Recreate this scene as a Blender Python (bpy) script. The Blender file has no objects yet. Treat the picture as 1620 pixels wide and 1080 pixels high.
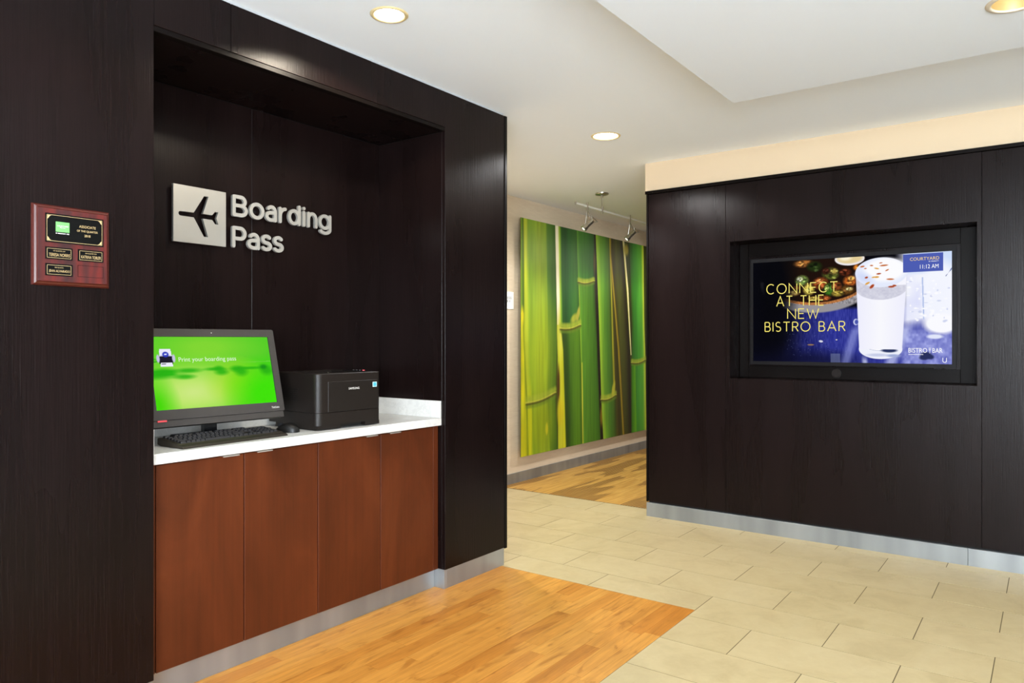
import bpy, bmesh, math, random
import numpy as np
from mathutils import Vector, Matrix

random.seed(7)
scene = bpy.context.scene
COL = scene.collection

# ------------------------------------------------------------------ camera
# world: X runs along the boarding-pass wall, Y towards that wall, Z up
cam_d = bpy.data.cameras.new('camera')
cam_d.sensor_width = 36.0
cam_d.lens = 36.0 * 1159.0 / 1620.0
cam_d.shift_y = -1.8 / 1620.0
cam_d.clip_start = 0.05
cam = bpy.data.objects.new('camera', cam_d)
cam.location = (0, 0, 1.21)
cam.rotation_euler = (math.pi / 2, 0, math.radians(36.36 - 90.0))
COL.objects.link(cam)
scene.camera = cam

# ------------------------------------------------------------------ colour management, world, daylight
vs = scene.view_settings
vs.view_transform = 'Standard'
vs.look = 'None'
vs.exposure = 0.0
vs.gamma = 1.0
vs.use_curve_mapping = False

world = bpy.data.worlds.new('sky')
scene.world = world
world.use_nodes = True
world.node_tree.nodes['Background'].inputs[0].default_value = (0.75, 0.85, 1.0, 1)
world.node_tree.nodes['Background'].inputs[1].default_value = 1.0

CEIL = 2.43
def area_light(name, loc, rot, sx, sy, power, color):
    l = bpy.data.lights.new(name, 'AREA')
    l.shape = 'RECTANGLE'; l.size = sx; l.size_y = sy; l.energy = power; l.color = color
    o = bpy.data.objects.new(name, l); o.location = loc; o.rotation_euler = rot
    COL.objects.link(o)
    return o
# daylight entering by the two windows behind the photographer, tipped up as by a sunlit pavement outside
area_light('daylight_side_window', (-1.0, -2.72, 1.45), (math.pi / 2 + 0.62, 0, 0), 2.6, 1.6, 275, (0.86, 0.94, 1.0))
area_light('daylight_rear_window', (-2.72, -1.25, 1.45), (math.pi / 2 + 0.62, 0, -math.pi / 2), 2.0, 1.6, 530, (0.86, 0.94, 1.0))

# ------------------------------------------------------------------ helpers: colours and materials
def lin(v):
    v = v / 255.0
    return v / 12.92 if v <= 0.04045 else ((v + 0.055) / 1.055) ** 2.4
def rgb(r, g, b):
    return (lin(r), lin(g), lin(b), 1.0)

class NT:
    def __init__(self, name):
        self.m = bpy.data.materials.new(name)
        self.m.use_nodes = True
        self.t = self.m.node_tree
        self.b = self.t.nodes['Principled BSDF']
    def n(self, typ, **kw):
        nd = self.t.nodes.new(typ)
        for k, v in kw.items():
            setattr(nd, k, v)
        return nd
    def l(self, a, b):
        self.t.links.new(a, b)
    def set(self, **kw):
        for k, v in kw.items():
            self.b.inputs[k.replace('_', ' ')].default_value = v
        return self
    def coords(self, scale=(1, 1, 1), per_object=False, loc=(0, 0, 0)):
        g = self.n('ShaderNodeNewGeometry')
        src = g.outputs['Position']
        if per_object:
            oi = self.n('ShaderNodeObjectInfo')
            mu = self.n('ShaderNodeMath', operation='MULTIPLY'); mu.inputs[1].default_value = 37.0
            self.l(oi.outputs['Random'], mu.inputs[0])
            ad = self.n('ShaderNodeVectorMath', operation='ADD')
            self.l(src, ad.inputs[0]); self.l(mu.outputs[0], ad.inputs[1])
            src = ad.outputs[0]
        mp = self.n('ShaderNodeMapping')
        mp.inputs['Scale'].default_value = scale
        mp.inputs['Location'].default_value = loc
        self.l(src, mp.inputs['Vector'])
        return mp.outputs['Vector']
    def noise(self, vec, scale=1.0, detail=4.0, rough=0.55, dist=0.0):
        n = self.n('ShaderNodeTexNoise')
        n.inputs['Scale'].default_value = scale; n.inputs['Detail'].default_value = detail
        n.inputs['Roughness'].default_value = rough; n.inputs['Distortion'].default_value = dist
        self.l(vec, n.inputs['Vector'])
        return n.outputs['Fac']
    def ramp(self, fac, stops):
        r = self.n('ShaderNodeValToRGB')
        e = r.color_ramp.elements
        while len(e) < len(stops):
            e.new(0.5)
        for i, (p, c) in enumerate(stops):
            e[i].position = p
            e[i].color = c if len(c) == 4 else (*c, 1)
        self.l(fac, r.inputs[0])
        return r.outputs[0]
    def mix(self, fac, a, b, blend='MIX'):
        m = self.n('ShaderNodeMix', data_type='RGBA', blend_type=blend)
        for sock, v in ((m.inputs[0], fac), (m.inputs[6], a), (m.inputs[7], b)):
            if hasattr(v, 'is_output'):
                self.l(v, sock)
            else:
                sock.default_value = v
        return m.outputs[2]
    def bump(self, fac, strength=0.1, dist=0.002):
        b = self.n('ShaderNodeBump')
        b.inputs['Strength'].default_value = strength; b.inputs['Distance'].default_value = dist
        self.l(fac, b.inputs['Height'])
        self.l(b.outputs[0], self.b.inputs['Normal'])

def plain(name, col, rough=0.5, metal=0.0, spec=0.5, noise=0.0):
    k = NT(name)
    k.set(Roughness=rough, Metallic=metal)
    k.b.inputs['Specular IOR Level'].default_value = spec
    if noise:
        f = k.noise(k.coords((1, 1, 1)), 6.0, 5.0)
        d = tuple(x * (1 - noise) for x in col[:3]) + (1,)
        k.l(k.ramp(f, [(0.3, d), (0.7, col)]), k.b.inputs['Base Color'])
    else:
        k.b.inputs['Base Color'].default_value = col
    return k.m

def emis(name, col, strength):
    k = NT(name)
    k.b.inputs['Base Color'].default_value = (0, 0, 0, 1)
    k.b.inputs['Emission Color'].default_value = col
    k.b.inputs['Emission Strength'].default_value = strength
    return k.m

M = {}
def dark_wood():
    k = NT('espresso_wood')
    g = k.noise(k.coords((260, 260, 5)), 1.0, 3.0, 0.6)
    big = k.noise(k.coords((5, 5, 0.7)), 1.0, 3.0, 0.5)
    c1 = k.ramp(g, [(0.3, (0.0034, 0.0016, 0.0015)), (0.75, (0.0112, 0.0056, 0.0053))])
    c2 = k.mix(0.45, c1, k.ramp(big, [(0.3, (0.0032, 0.0016, 0.0015)), (0.8, (0.0104, 0.0055, 0.0052))]))
    k.l(c2, k.b.inputs['Base Color'])
    r = k.n('ShaderNodeMapRange'); r.inputs[3].default_value = 0.22; r.inputs[4].default_value = 0.34
    k.l(big, r.inputs[0]); k.l(r.outputs[0], k.b.inputs['Roughness'])
    k.b.inputs['Specular IOR Level'].default_value = 0.15
    k.bump(g, 0.5, 0.0013)
    return k.m
M['dark'] = dark_wood()
def edge_wood():
    k = NT('espresso_wood_edge'); k.set(Base_Color=(0.0042, 0.0027, 0.0023, 1), Roughness=0.36); k.b.inputs['Specular IOR Level'].default_value = 0.10; return k.m
M['dark_edge'] = edge_wood()
M['core'] = plain('dark_substrate', (0.004, 0.003, 0.003, 1), 0.8)

def paint(name, col, rough=0.7):
    k = NT(name)
    f = k.noise(k.coords((1, 1, 1)), 180.0, 2.0)
    k.set(Base_Color=col, Roughness=rough)
    k.bump(f, 0.05, 0.001)
    return k.m
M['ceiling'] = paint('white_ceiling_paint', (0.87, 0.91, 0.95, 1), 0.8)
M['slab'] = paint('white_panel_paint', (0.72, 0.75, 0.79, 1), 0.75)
M['taupe_wall'] = paint('taupe_paint', (0.42, 0.40, 0.37, 1), 0.75)
M['joint'] = paint('white_joint', (0.42, 0.43, 0.44, 1))
M['white_wall'] = paint('off_white_paint', (0.80, 0.81, 0.82, 1), 0.7)
M['cream'] = paint('cream_paint', rgb(208, 186, 155), 0.6)

def wallpaper():
    k = NT('beige_grasscloth')
    f = k.noise(k.coords((9, 9, 260)), 1.0, 3.0, 0.7)
    f2 = k.noise(k.coords((2, 2, 12)), 1.0, 3.0, 0.6)
    a = k.ramp(f, [(0.3, rgb(204, 183, 155)), (0.7, rgb(226, 208, 180))])
    k.l(k.mix(0.3, a, k.ramp(f2, [(0.3, rgb(202, 179, 150)), (0.7, rgb(228, 211, 184))])), k.b.inputs['Base Color'])
    k.set(Roughness=0.75)
    k.bump(f, 0.3, 0.001)
    return k.m
M['paper'] = wallpaper()

def steel(name, ax):
    k = NT(name)
    s = [4, 4, 4]; s[2] = 700
    f = k.noise(k.coords(tuple(s)), 1.0, 2.0)
    big = k.noise(k.coords((7, 7, 0.6)), 1.0, 2.0)
    k.l(k.ramp(big, [(0.3, (0.27, 0.29, 0.30)), (0.7, (0.40, 0.425, 0.44))]), k.b.inputs['Base Color'])
    k.set(Metallic=0.68, Roughness=0.38)
    k.bump(f, 0.12, 0.0004)
    return k.m
M['steel'] = steel('brushed_steel', 0)
M['nickel'] = plain('satin_nickel', (0.52, 0.49, 0.43, 1), 0.28, 1.0)
M['silver'] = plain('brushed_silver', (0.50, 0.485, 0.45, 1), 0.42, 0.7)
M['silver_text'] = plain('satin_silver_letters', (0.52, 0.505, 0.47, 1), 0.40, 0.6)

def cherry():
    k = NT('cherry_veneer')
    g = k.noise(k.coords((75, 75, 1.6), True), 1.0, 4.0, 0.6, 0.3)
    big = k.noise(k.coords((5, 5, 1.6), True), 1.0, 4.0, 0.55, 0.8)
    c1 = k.ramp(g, [(0.25, rgb(72, 32, 13)), (0.75, rgb(92, 43, 19))])
    c2 = k.ramp(big, [(0.28, rgb(58, 25, 10)), (0.55, rgb(84, 38, 17)), (0.8, rgb(108, 54, 26))])
    k.l(k.mix(0.6, c1, c2), k.b.inputs['Base Color'])
    k.set(Roughness=0.42)
    k.b.inputs['Specular IOR Level'].default_value = 0.2
    k.bump(g, 0.05, 0.0005)
    return k.m
M['cherry'] = cherry()
M['cherry_gap'] = plain('cabinet_shadow_gap', (0.010, 0.004, 0.003, 1), 0.8)

def quartz():
    k = NT('white_quartz')
    f = k.noise(k.coords((1, 1, 1)), 9.0, 8.0, 0.7, 1.2)
    k.l(k.ramp(f, [(0.44, (0.67, 0.665, 0.64)), (0.5, (0.60, 0.595, 0.575)), (0.55, (0.68, 0.675, 0.65))]), k.b.inputs['Base Color'])
    k.set(Roughness=0.3)
    return k.m
M['quartz'] = quartz()

def tile_mat():
    k = NT('cream_stone_tile')
    f = k.noise(k.coords((1, 1, 1), True), 3.2, 9.0, 0.62, 0.9)
    f2 = k.noise(k.coords((1, 1, 1), True), 14.0, 7.0, 0.65, 0.4)
    oi = k.n('ShaderNodeObjectInfo')
    base = k.ramp(oi.outputs['Random'], [(0.0, rgb(189, 170, 126)), (0.5, rgb(194, 176, 132)), (1.0, rgb(199, 181, 139))])
    v = k.ramp(f, [(0.36, rgb(168, 149, 107)), (0.47, rgb(193, 174, 130)), (0.68, rgb(202, 186, 145))])
    v2 = k.ramp(f2, [(0.3, rgb(174, 153, 111)), (0.6, rgb(197, 179, 136))])
    k.l(k.mix(0.3, k.mix(0.5, base, v), v2), k.b.inputs['Base Color'])
    k.set(Roughness=0.42)
    k.b.inputs['Specular IOR Level'].default_value = 0.4
    k.bump(f2, 0.05, 0.0008)
    return k.m
M['tile'] = tile_mat()
M['pale_bounce_floor'] = plain('pale_grey_bounce_floor', (0.76, 0.79, 0.83, 1), 0.9, 0, 0.2, 0.08)
M['grout'] = plain('brown_grout', rgb(96, 82, 52), 0.9)

def oak(name, stops, rough):
    k = NT(name)
    oi = k.n('ShaderNodeObjectInfo')
    g = k.noise(k.coords((2.2, 60, 1), True), 1.0, 5.0, 0.62, 0.6)
    sw = k.noise(k.coords((3.0, 11, 1), True), 1.0, 3.0, 0.5, 2.6)
    fine = k.noise(k.coords((9, 330, 1), True), 1.0, 2.0, 0.6)
    base = k.ramp(oi.outputs['Random'], stops)
    d = k.mix(1.0, base, k.ramp(g, [(0.28, (0.80, 0.74, 0.66)), (0.5, (0.98, 0.97, 0.95)), (0.75, (1.10, 1.10, 1.08))]), 'MULTIPLY')
    d = k.mix(0.75, d, k.mix(1.0, d, k.ramp(sw, [(0.30, (0.66, 0.55, 0.42)), (0.40, (0.96, 0.95, 0.93)), (0.62, (1.10, 1.10, 1.08))]), 'MULTIPLY'))
    d = k.mix(0.35, d, k.mix(1.0, d, k.ramp(fine, [(0.3, (0.7, 0.62, 0.5)), (0.6, (1.1, 1.1, 1.1))]), 'MULTIPLY'))
    k.l(d, k.b.inputs['Base Color'])
    k.set(Roughness=rough)
    k.b.inputs['Specular IOR Level'].default_value = 0.35
    return k.m
M['oak'] = oak('honey_oak', [(0.0, rgb(190, 124, 50)), (0.2, rgb(201, 138, 60)), (0.6, rgb(205, 143, 64)), (0.9, rgb(210, 150, 70)), (1.0, rgb(192, 124, 52))], 0.33)

def zebra():
    k = NT('zebra_grain_floor')
    g = k.noise(k.coords((3, 55, 1), True), 1.0, 4.0, 0.6, 0.3)
    base = k.ramp(g, [(0.3, rgb(172, 122, 46)), (0.7, rgb(214, 168, 84))])
    w = k.n('ShaderNodeTexWave'); w.bands_direction = 'Y'
    w.inputs['Scale'].default_value = 15.0; w.inputs['Distortion'].default_value = 1.4; w.inputs['Detail'].default_value = 2.0
    k.l(k.coords((0.10, 1, 1)), w.inputs['Vector'])
    patch = k.noise(k.coords((0.9, 5.5, 1), False, (3.1, 0.4, 0)), 1.0, 2.0, 0.45, 0.6)
    pm = k.ramp(patch, [(0.51, (0, 0, 0)), (0.53, (1, 1, 1))])
    st = k.ramp(w.outputs['Fac'], [(0.25, (1, 1, 1)), (0.6, (0.25, 0.25, 0.25))])
    mk = k.n('ShaderNodeMath', operation='MULTIPLY')
    k.l(pm, mk.inputs[0]); k.l(st, mk.inputs[1])
    k.l(k.mix(mk.outputs[0], base, rgb(104, 66, 20)), k.b.inputs['Base Color'])
    k.set(Roughness=0.55)
    return k.m
M['zebra'] = zebra()

M['gold_trim'] = plain('amber_trim_ring', rgb(222, 200, 150), 0.4, 0.0)
M['reflector'] = plain('gold_reflector', rgb(196, 176, 128), 0.35, 0.7)
M['trim_white'] = plain('warm_white_trim', rgb(205, 192, 172), 0.5)
M['lamp'] = emis('lit_lamp', (1.0, 0.97, 0.88, 1), 14.0)
M['head_lens'] = emis('frosted_head_lens', (1.0, 0.96, 0.88, 1), 1.2)
M['black'] = plain('black_plastic', (0.006, 0.0055, 0.005, 1), 0.42, 0, 0.35)
M['black_gloss'] = plain('gloss_black', (0.006, 0.006, 0.007, 1), 0.2)
M['printer'] = plain('dark_brown_black_plastic', (0.0120, 0.0088, 0.0072, 1), 0.40, 0, 0.3)
M['printer_door'] = plain('dark_door_plastic', (0.0100, 0.0074, 0.0060, 1), 0.44, 0, 0.3)
M['void'] = plain('deep_recess', (0.002, 0.002, 0.002, 1), 0.8)
M['bezel'] = plain('graphite_bezel', (0.038, 0.033, 0.030, 1), 0.45, 0, 0.35)
M['tv_bezel'] = plain('tv_bezel_grey', (0.010, 0.0095, 0.0105, 1), 0.4, 0, 0.1)
M['key'] = plain('key_plastic', (0.016, 0.016, 0.018, 1), 0.35)
M['keyboard'] = plain('keyboard_shell', (0.020, 0.015, 0.010, 1), 0.4)
M['red'] = plain('red_label', rgb(225, 70, 78), 0.4)
M['white_print'] = plain('white_print', (0.80, 0.79, 0.76, 1), 0.5)
M['gold_print'] = plain('gold_engraving', rgb(190, 164, 116), 0.4)
M['plate_black'] = plain('black_engraved_plate', (0.003, 0.003, 0.003, 1), 0.35, 0, 0.15)
M['green_print'] = plain('green_emblem', rgb(104, 172, 96), 0.5)
M['sticker'] = plain('sky_blue_sticker', rgb(70, 175, 205), 0.5)
M['sticker_w'] = plain('pale_sticker_edge', rgb(205, 225, 232), 0.5)
M['sign_white'] = plain('white_sign_board', (0.86, 0.86, 0.83, 1), 0.5)
M['ink'] = plain('dark_ink', rgb(70, 66, 60), 0.6)
M['glass'] = plain('window_glass', (0.9, 0.95, 1.0, 1), 0.05)

def mahogany():
    k = NT('mahogany_plaque')
    f = k.noise(k.coords((38, 1, 5)), 1.0, 2.0, 0.5)
    k.l(k.ramp(f, [(0.32, rgb(56, 30, 31)), (0.5, rgb(76, 31, 30)), (0.66, rgb(98, 33, 29))]), k.b.inputs['Base Color'])
    k.set(Roughness=0.3)
    return k.m
M['mahogany'] = mahogany()
M['mahogany_edge'] = plain('mahogany_edge', rgb(72, 26, 19), 0.28)

def pane():
    k = NT('clear_pane')
    t = k.n('ShaderNodeBsdfTransparent'); g = k.n('ShaderNodeBsdfGlossy'); g.inputs['Roughness'].default_value = 0.02
    m = k.n('ShaderNodeMixShader'); m.inputs[0].default_value = 0.06
    k.l(t.outputs[0], m.inputs[1]); k.l(g.outputs[0], m.inputs[2])
    k.l(m.outputs[0], k.t.nodes['Material Output'].inputs['Surface'])
    return k.m
M['pane'] = pane()

def attr_mat(name, emit=0.0, rough=0.4):
    k = NT(name)
    a = k.n('ShaderNodeVertexColor'); a.layer_name = 'Col'
    if emit:
        k.b.inputs['Base Color'].default_value = (0.0005, 0.0005, 0.0005, 1)
        k.l(a.outputs[0], k.b.inputs['Emission Color'])
        k.b.inputs['Emission Strength'].default_value = emit
        k.set(Roughness=0.3)
        k.b.inputs['Specular IOR Level'].default_value = 0.01
    else:
        k.l(a.outputs[0], k.b.inputs['Base Color'])
        k.set(Roughness=rough)
        k.b.inputs['Specular IOR Level'].default_value = 0.2
    return k.m

# ------------------------------------------------------------------ helpers: geometry
class MB:
    """Collects shapes; build() links them as ONE mesh object."""
    def __init__(self):
        self.v = []; self.f = []; self.smooth = False
    def add(self, vs_, fs):
        o = len(self.v)
        self.v += [tuple(p) for p in vs_]
        self.f += [tuple(i + o for i in f) for f in fs]
        return self
    def box(self, x0, x1, y0, y1, z0, z1, c=0.0):
        if x0 > x1: x0, x1 = x1, x0
        if y0 > y1: y0, y1 = y1, y0
        if z0 > z1: z0, z1 = z1, z0
        if c <= 0:
            vs_ = [(x0, y0, z0), (x1, y0, z0), (x1, y1, z0), (x0, y1, z0), (x0, y0, z1), (x1, y0, z1), (x1, y1, z1), (x0, y1, z1)]
            return self.add(vs_, [(0, 3, 2, 1), (4, 5, 6, 7), (0, 1, 5, 4), (1, 2, 6, 5), (2, 3, 7, 6), (3, 0, 4, 7)])
        bm = bmesh.new()
        bmesh.ops.create_cube(bm, size=1.0)
        for p in bm.verts:
            p.co = ((x0 + x1) / 2 + p.co.x * (x1 - x0), (y0 + y1) / 2 + p.co.y * (y1 - y0), (z0 + z1) / 2 + p.co.z * (z1 - z0))
        bmesh.ops.bevel(bm, geom=list(bm.edges), offset=c, segments=1, affect='EDGES')
        return self.bm(bm)
    def bm(self, bm):
        bm.verts.ensure_lookup_table(); bm.verts.index_update()
        self.add([p.co[:] for p in bm.verts], [[q.index for q in f.verts] for f in bm.faces])
        bm.free()
        return self
    def lathe(self, prof, cx=0, cy=0, cz=0, n=32, cap=False):
        """prof: list of (r, z) turned around a vertical axis."""
        vs_, fs = [], []
        for r, z in prof:
            for i in range(n):
                a = 2 * math.pi * i / n
                vs_.append((cx + r * math.cos(a), cy + r * math.sin(a), cz + z))
        for j in range(len(prof) - 1):
            for i in range(n):
                k = (i + 1) % n
                fs.append((j * n + i, j * n + k, (j + 1) * n + k, (j + 1) * n + i))
        if cap:
            fs.append(tuple(range(n - 1, -1, -1)))
            fs.append(tuple((len(prof) - 1) * n + i for i in range(n)))
        return self.add(vs_, fs)
    def tube(self, a, b, r, n=12, r2=None):
        a = Vector(a); b = Vector(b); d = (b - a).normalized()
        u = d.cross(Vector((0, 0, 1)) if abs(d.z) < 0.9 else Vector((1, 0, 0))).normalized()
        w = d.cross(u)
        r2 = r if r2 is None else r2
        vs_ = []
        for p, rr in ((a, r), (b, r2)):
            for i in range(n):
                t = 2 * math.pi * i / n
                vs_.append(tuple(p + (u * math.cos(t) + w * math.sin(t)) * rr))
        fs = [(i, (i + 1) % n, n + (i + 1) % n, n + i) for i in range(n)]
        fs += [tuple(range(n - 1, -1, -1)), tuple(range(n, 2 * n))]
        return self.add(vs_, fs)
    def path(self, pts, r, n=8):
        for a, b in zip(pts, pts[1:]):
            self.tube(a, b, r, n)
        return self
    def plate(self, outer, holes, d0, d1, fr):
        """flat plate with holes, extruded between d0 (back) and d1 (front) of a frame."""
        loops = [outer] + holes
        bm = bmesh.new()
        for lp in loops:
            vv = [bm.verts.new((p[0], p[1], 0)) for p in lp]
            for i in range(len(vv)):
                bm.edges.new((vv[i], vv[(i + 1) % len(vv)]))
        bmesh.ops.triangle_fill(bm, edges=list(bm.edges), use_beauty=True)
        bm.verts.ensure_lookup_table(); bm.verts.index_update()
        flat = [p.co[:2] for p in bm.verts]
        faces = [[q.index for q in f.verts] for f in bm.faces]
        bm.free()
        self.add([fr(x, y, d1) for x, y in flat], faces)
        self.add([fr(x, y, d0) for x, y in flat], [f[::-1] for f in faces])
        for lp in loops:
            n = len(lp)
            self.add([fr(x, y, d0) for x, y in lp] + [fr(x, y, d1) for x, y in lp],
                     [(i, (i + 1) % n, n + (i + 1) % n, n + i) for i in range(n)])
        return self
    def stroke(self, pts, w, d0, d1, fr, closed=False, round_=True):
        """ribbon of width w along pts, with round ends."""
        P_ = [Vector((p[0], p[1])) for p in pts]
        n = len(P_)
        L, R = [], []
        for i in range(n):
            if closed:
                a, b = P_[(i - 1) % n], P_[(i + 1) % n]
                t0 = (P_[i] - a).normalized(); t1 = (b - P_[i]).normalized()
            else:
                t0 = (P_[i] - P_[i - 1]).normalized() if i else (P_[1] - P_[0]).normalized()
                t1 = (P_[i + 1] - P_[i]).normalized() if i < n - 1 else t0
            t = (t0 + t1)
            t = t.normalized() if t.length > 1e-6 else t1
            nn = Vector((-t.y, t.x))
            m = max(0.45, abs(nn.dot(Vector((-t1.y, t1.x)))))
            L.append(P_[i] + nn * (w / 2 / m)); R.append(P_[i] - nn * (w / 2 / m))
        o = []
        if closed:
            for i in range(n):
                j = (i + 1) % n
                o.append(([L[i], R[i], R[j], L[j]], True, True))
            for q, _, _ in o:
                vs_ = [fr(p.x, p.y, d1) for p in q] + [fr(p.x, p.y, d0) for p in q]
                self.add(vs_, [(0, 1, 2, 3), (4, 7, 6, 5), (1, 5, 6, 2), (0, 3, 7, 4)])
        else:
            out = list(R)
            def cap(c, frm, seg=7):
                r = []
                v0 = frm - c
                for k in range(1, seg):
                    a = math.pi * k / seg
                    r.append(c + Vector((v0.x * math.cos(a) - v0.y * math.sin(a), v0.x * math.sin(a) + v0.y * math.cos(a))))
                return r
            if round_:
                out += cap(P_[-1], R[-1])
            out += L[::-1]
            if round_:
                out += cap(P_[0], L[0])
            for i in range(n - 1):
                q = [L[i], R[i], R[i + 1], L[i + 1]]
                self.add([fr(p.x, p.y, d1) for p in q], [(0, 1, 2, 3)])
            if round_:
                for c, frm, to in ((P_[-1], R[-1], L[-1]), (P_[0], L[0], R[0])):
                    ring = [frm] + cap(c, frm) + [to]
                    self.add([fr(p.x, p.y, d1) for p in ring], [tuple(range(len(ring)))])
            m = len(out)
            self.add([fr(p.x, p.y, d0) for p in out] + [fr(p.x, p.y, d1) for p in out],
                     [(i, (i + 1) % m, m + (i + 1) % m, m + i) for i in range(m)])
        return self
    def map(self, fn):
        self.v = [tuple(fn(*p)) for p in self.v]
        return self
    def build(self, name, mat, parent=None, off=None, smooth=False):
        if off is None:
            off = parent.get('_off', (0, 0, 0)) if parent is not None else (0, 0, 0)
        me = bpy.data.meshes.new(name)
        me.from_pydata([(x - off[0], y - off[1], z - off[2]) for x, y, z in self.v], [], self.f)
        me.materials.append(mat)
        if smooth:
            for p in me.polygons:
                p.use_smooth = True
        me.update()
        o = bpy.data.objects.new(name, me)
        COL.objects.link(o)
        if parent is not None:
            o.parent = parent
            OFFS[o.name] = OFFS.get(parent.name, (0, 0, 0))
        return o
OFFS = {}

def part(mb, name, mat, parent, smooth=False):
    return mb.build(name, mat, parent, OFFS.get(parent.name, (0, 0, 0)), smooth)

def tag(o, label=None, cat=None, group=None, kind=None):
    if label: o['label'] = label
    if cat: o['category'] = cat
    if group: o['group'] = group
    if kind: o['kind'] = kind
    return o

def thing(name, label, cat, loc=(0, 0, 0), rotz=0.0, group=None, world_coords=True):
    """an Empty at the thing's base; with world_coords its parts are given in world positions."""
    o = bpy.data.objects.new(name, None)
    o.empty_display_size = 0.05
    o.location = loc; o.rotation_euler = (0, 0, rotz)
    COL.objects.link(o)
    OFFS[o.name] = tuple(loc) if world_coords else (0, 0, 0)
    return tag(o, label, cat, group)

def struct(mb, name, mat, label=None, parent=None):
    o = mb.build(name, mat, parent)
    return tag(o, label, None, None, 'structure')

# frames: (x to the right, y up, d towards the viewer)
def wall_frame(y0):            # on a wall that runs along X and faces -Y
    return lambda x, y, d: (x, y0 - d, y)
def tv_frame(x0):              # on a wall that runs along Y and faces -X; x is measured along -Y
    return lambda x, y, d: (x0 - d, -x, y)

def text_mesh(mb, body, x0, x1, y0, y1, fr, d=0.0, depth=0.0):
    """built-in font lettering fitted to a rectangle of a frame."""
    cu = bpy.data.curves.new('t', 'FONT')
    cu.body = body; cu.resolution_u = 3
    ob = bpy.data.objects.new('t', cu)
    COL.objects.link(ob)
    bpy.context.view_layer.update()
    me = bpy.data.meshes.new_from_object(ob)
    vv = [p.co[:] for p in me.vertices]
    ff = [tuple(p.vertices) for p in me.polygons]
    bpy.data.objects.remove(ob); bpy.data.curves.remove(cu); bpy.data.meshes.remove(me)
    if not vv: return mb
    ax, bx = min(p[0] for p in vv), max(p[0] for p in vv)
    ay, by = min(p[1] for p in vv), max(p[1] for p in vv)
    mb.add([fr(x0 + (p[0] - ax) / (bx - ax) * (x1 - x0), y0 + (p[1] - ay) / (by - ay) * (y1 - y0), d) for p in vv], ff)
    return mb

# ---- stroke alphabet: centre lines in a box 0..1 wide, cap height 1
def arc(cx, cy, rx, ry, a0, a1, n=14):
    return [(cx + rx * math.cos(math.radians(a0 + (a1 - a0) * i / n)), cy + ry * math.sin(math.radians(a0 + (a1 - a0) * i / n))) for i in range(n + 1)]
XH = 0.76
GLYPH = {
    'B': [[(0, 0), (0, 1)], [(0, 1), (.55, 1)] + arc(.55, .76, .36, .24, 90, -90) + [(0, .52)], [(0, .52), (.58, .52)] + arc(.58, .26, .42, .26, 90, -90) + [(0, 0)]],
    'P': [[(0, 0), (0, 1)], [(0, 1), (.58, 1)] + arc(.58, .71, .42, .29, 90, -90) + [(0, .42)]],
    'R': [[(0, 0), (0, 1)], [(0, 1), (.55, 1)] + arc(.55, .74, .40, .26, 90, -90) + [(0, .48)], [(.5, .48), (1, 0)]],
    'C': [arc(.55, .5, .55, .5, 48, 312, 24)],
    'O': [('closed', arc(.5, .5, .5, .5, 0, 360, 30)[:-1])],
    'N': [[(0, 0), (0, 1), (1, 0), (1, 1)]],
    'E': [[(1, 1), (0, 1), (0, 0), (1, 0)], [(0, .52), (.9, .52)]],
    'T': [[(0, 1), (1, 1)], [(.5, 1), (.5, 0)]],
    'A': [[(0, 0), (.5, 1), (1, 0)], [(.17, .33), (.83, .33)]],
    'H': [[(0, 0), (0, 1)], [(1, 0), (1, 1)], [(0, .52), (1, .52)]],
    'W': [[(0, 1), (.26, 0), (.5, .85), (.74, 0), (1, 1)]],
    'I': [[(.5, 0), (.5, 1)]],
    'S': [arc(.5, .75, .46, .25, 40, 270, 16) + arc(.5, .25, .5, .25, 90, -140, 16)[1:]],
    'o': [('closed', arc(.5, XH / 2, .5, XH / 2, 0, 360, 30)[:-1])],
    'a': [[(1, 0), (1, XH * .62)] + arc(.55, XH * .62, .45, XH * .38, 0, 140, 12), [(1, XH * .56), (.48, XH * .56)] + arc(.48, XH * .28, .48, XH * .28, 90, 270) + [(.62, 0)] + arc(.62, .2, .38, .2, -90, 0, 6)],
    'r': [[(0, 0), (0, XH)], arc(.95, XH * .45, .95, XH * .55, 180, 92, 10)],
    'd': [('closed', arc(.47, XH / 2, .47, XH / 2, 0, 360, 28)[:-1]), [(1, 0), (1, 1.03)]],
    'i': [[(.5, 0), (.5, XH)], [(.5, 1.0), (.505, 1.0)]],
    'n': [[(0, 0), (0, XH)], arc(.5, XH * .55, .5, XH * .45, 180, 0, 14) + [(1, 0)]],
    'g': [('closed', arc(.48, XH / 2, .48, XH / 2, 0, 360, 28)[:-1]), [(1, XH), (1, -.06)] + arc(.5, -.06, .5, .24, 0, -145, 12)],
    's': [arc(.5, XH * .75, .45, XH * .25, 35, 270, 14) + arc(.5, XH * .25, .5, XH * .25, 90, -145, 14)[1:]],
}
def letter(mb, ch, x0, x1, base, cap, w, d0, d1, fr, round_=True):
    """one stroke letter whose outline fills x0..x1 and stands on base with cap height cap."""
    sx = (x1 - x0 - w); sy = cap - w
    for ns, s in enumerate(GLYPH[ch]):
        closed = isinstance(s, tuple) and s[0] == 'closed'
        pts = s[1] if closed else s
        pts = [(x0 + w / 2 + p[0] * sx, base + w / 2 + p[1] * sy) for p in pts]
        q = [pts[0]]
        for p in pts[1:]:
            if math.hypot(p[0] - q[-1][0], p[1] - q[-1][1]) > 1e-6: q.append(p)
        mb.stroke(q, w, d0, d1 + ns * (d1 - d0) * .015, fr, closed, round_)

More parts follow.
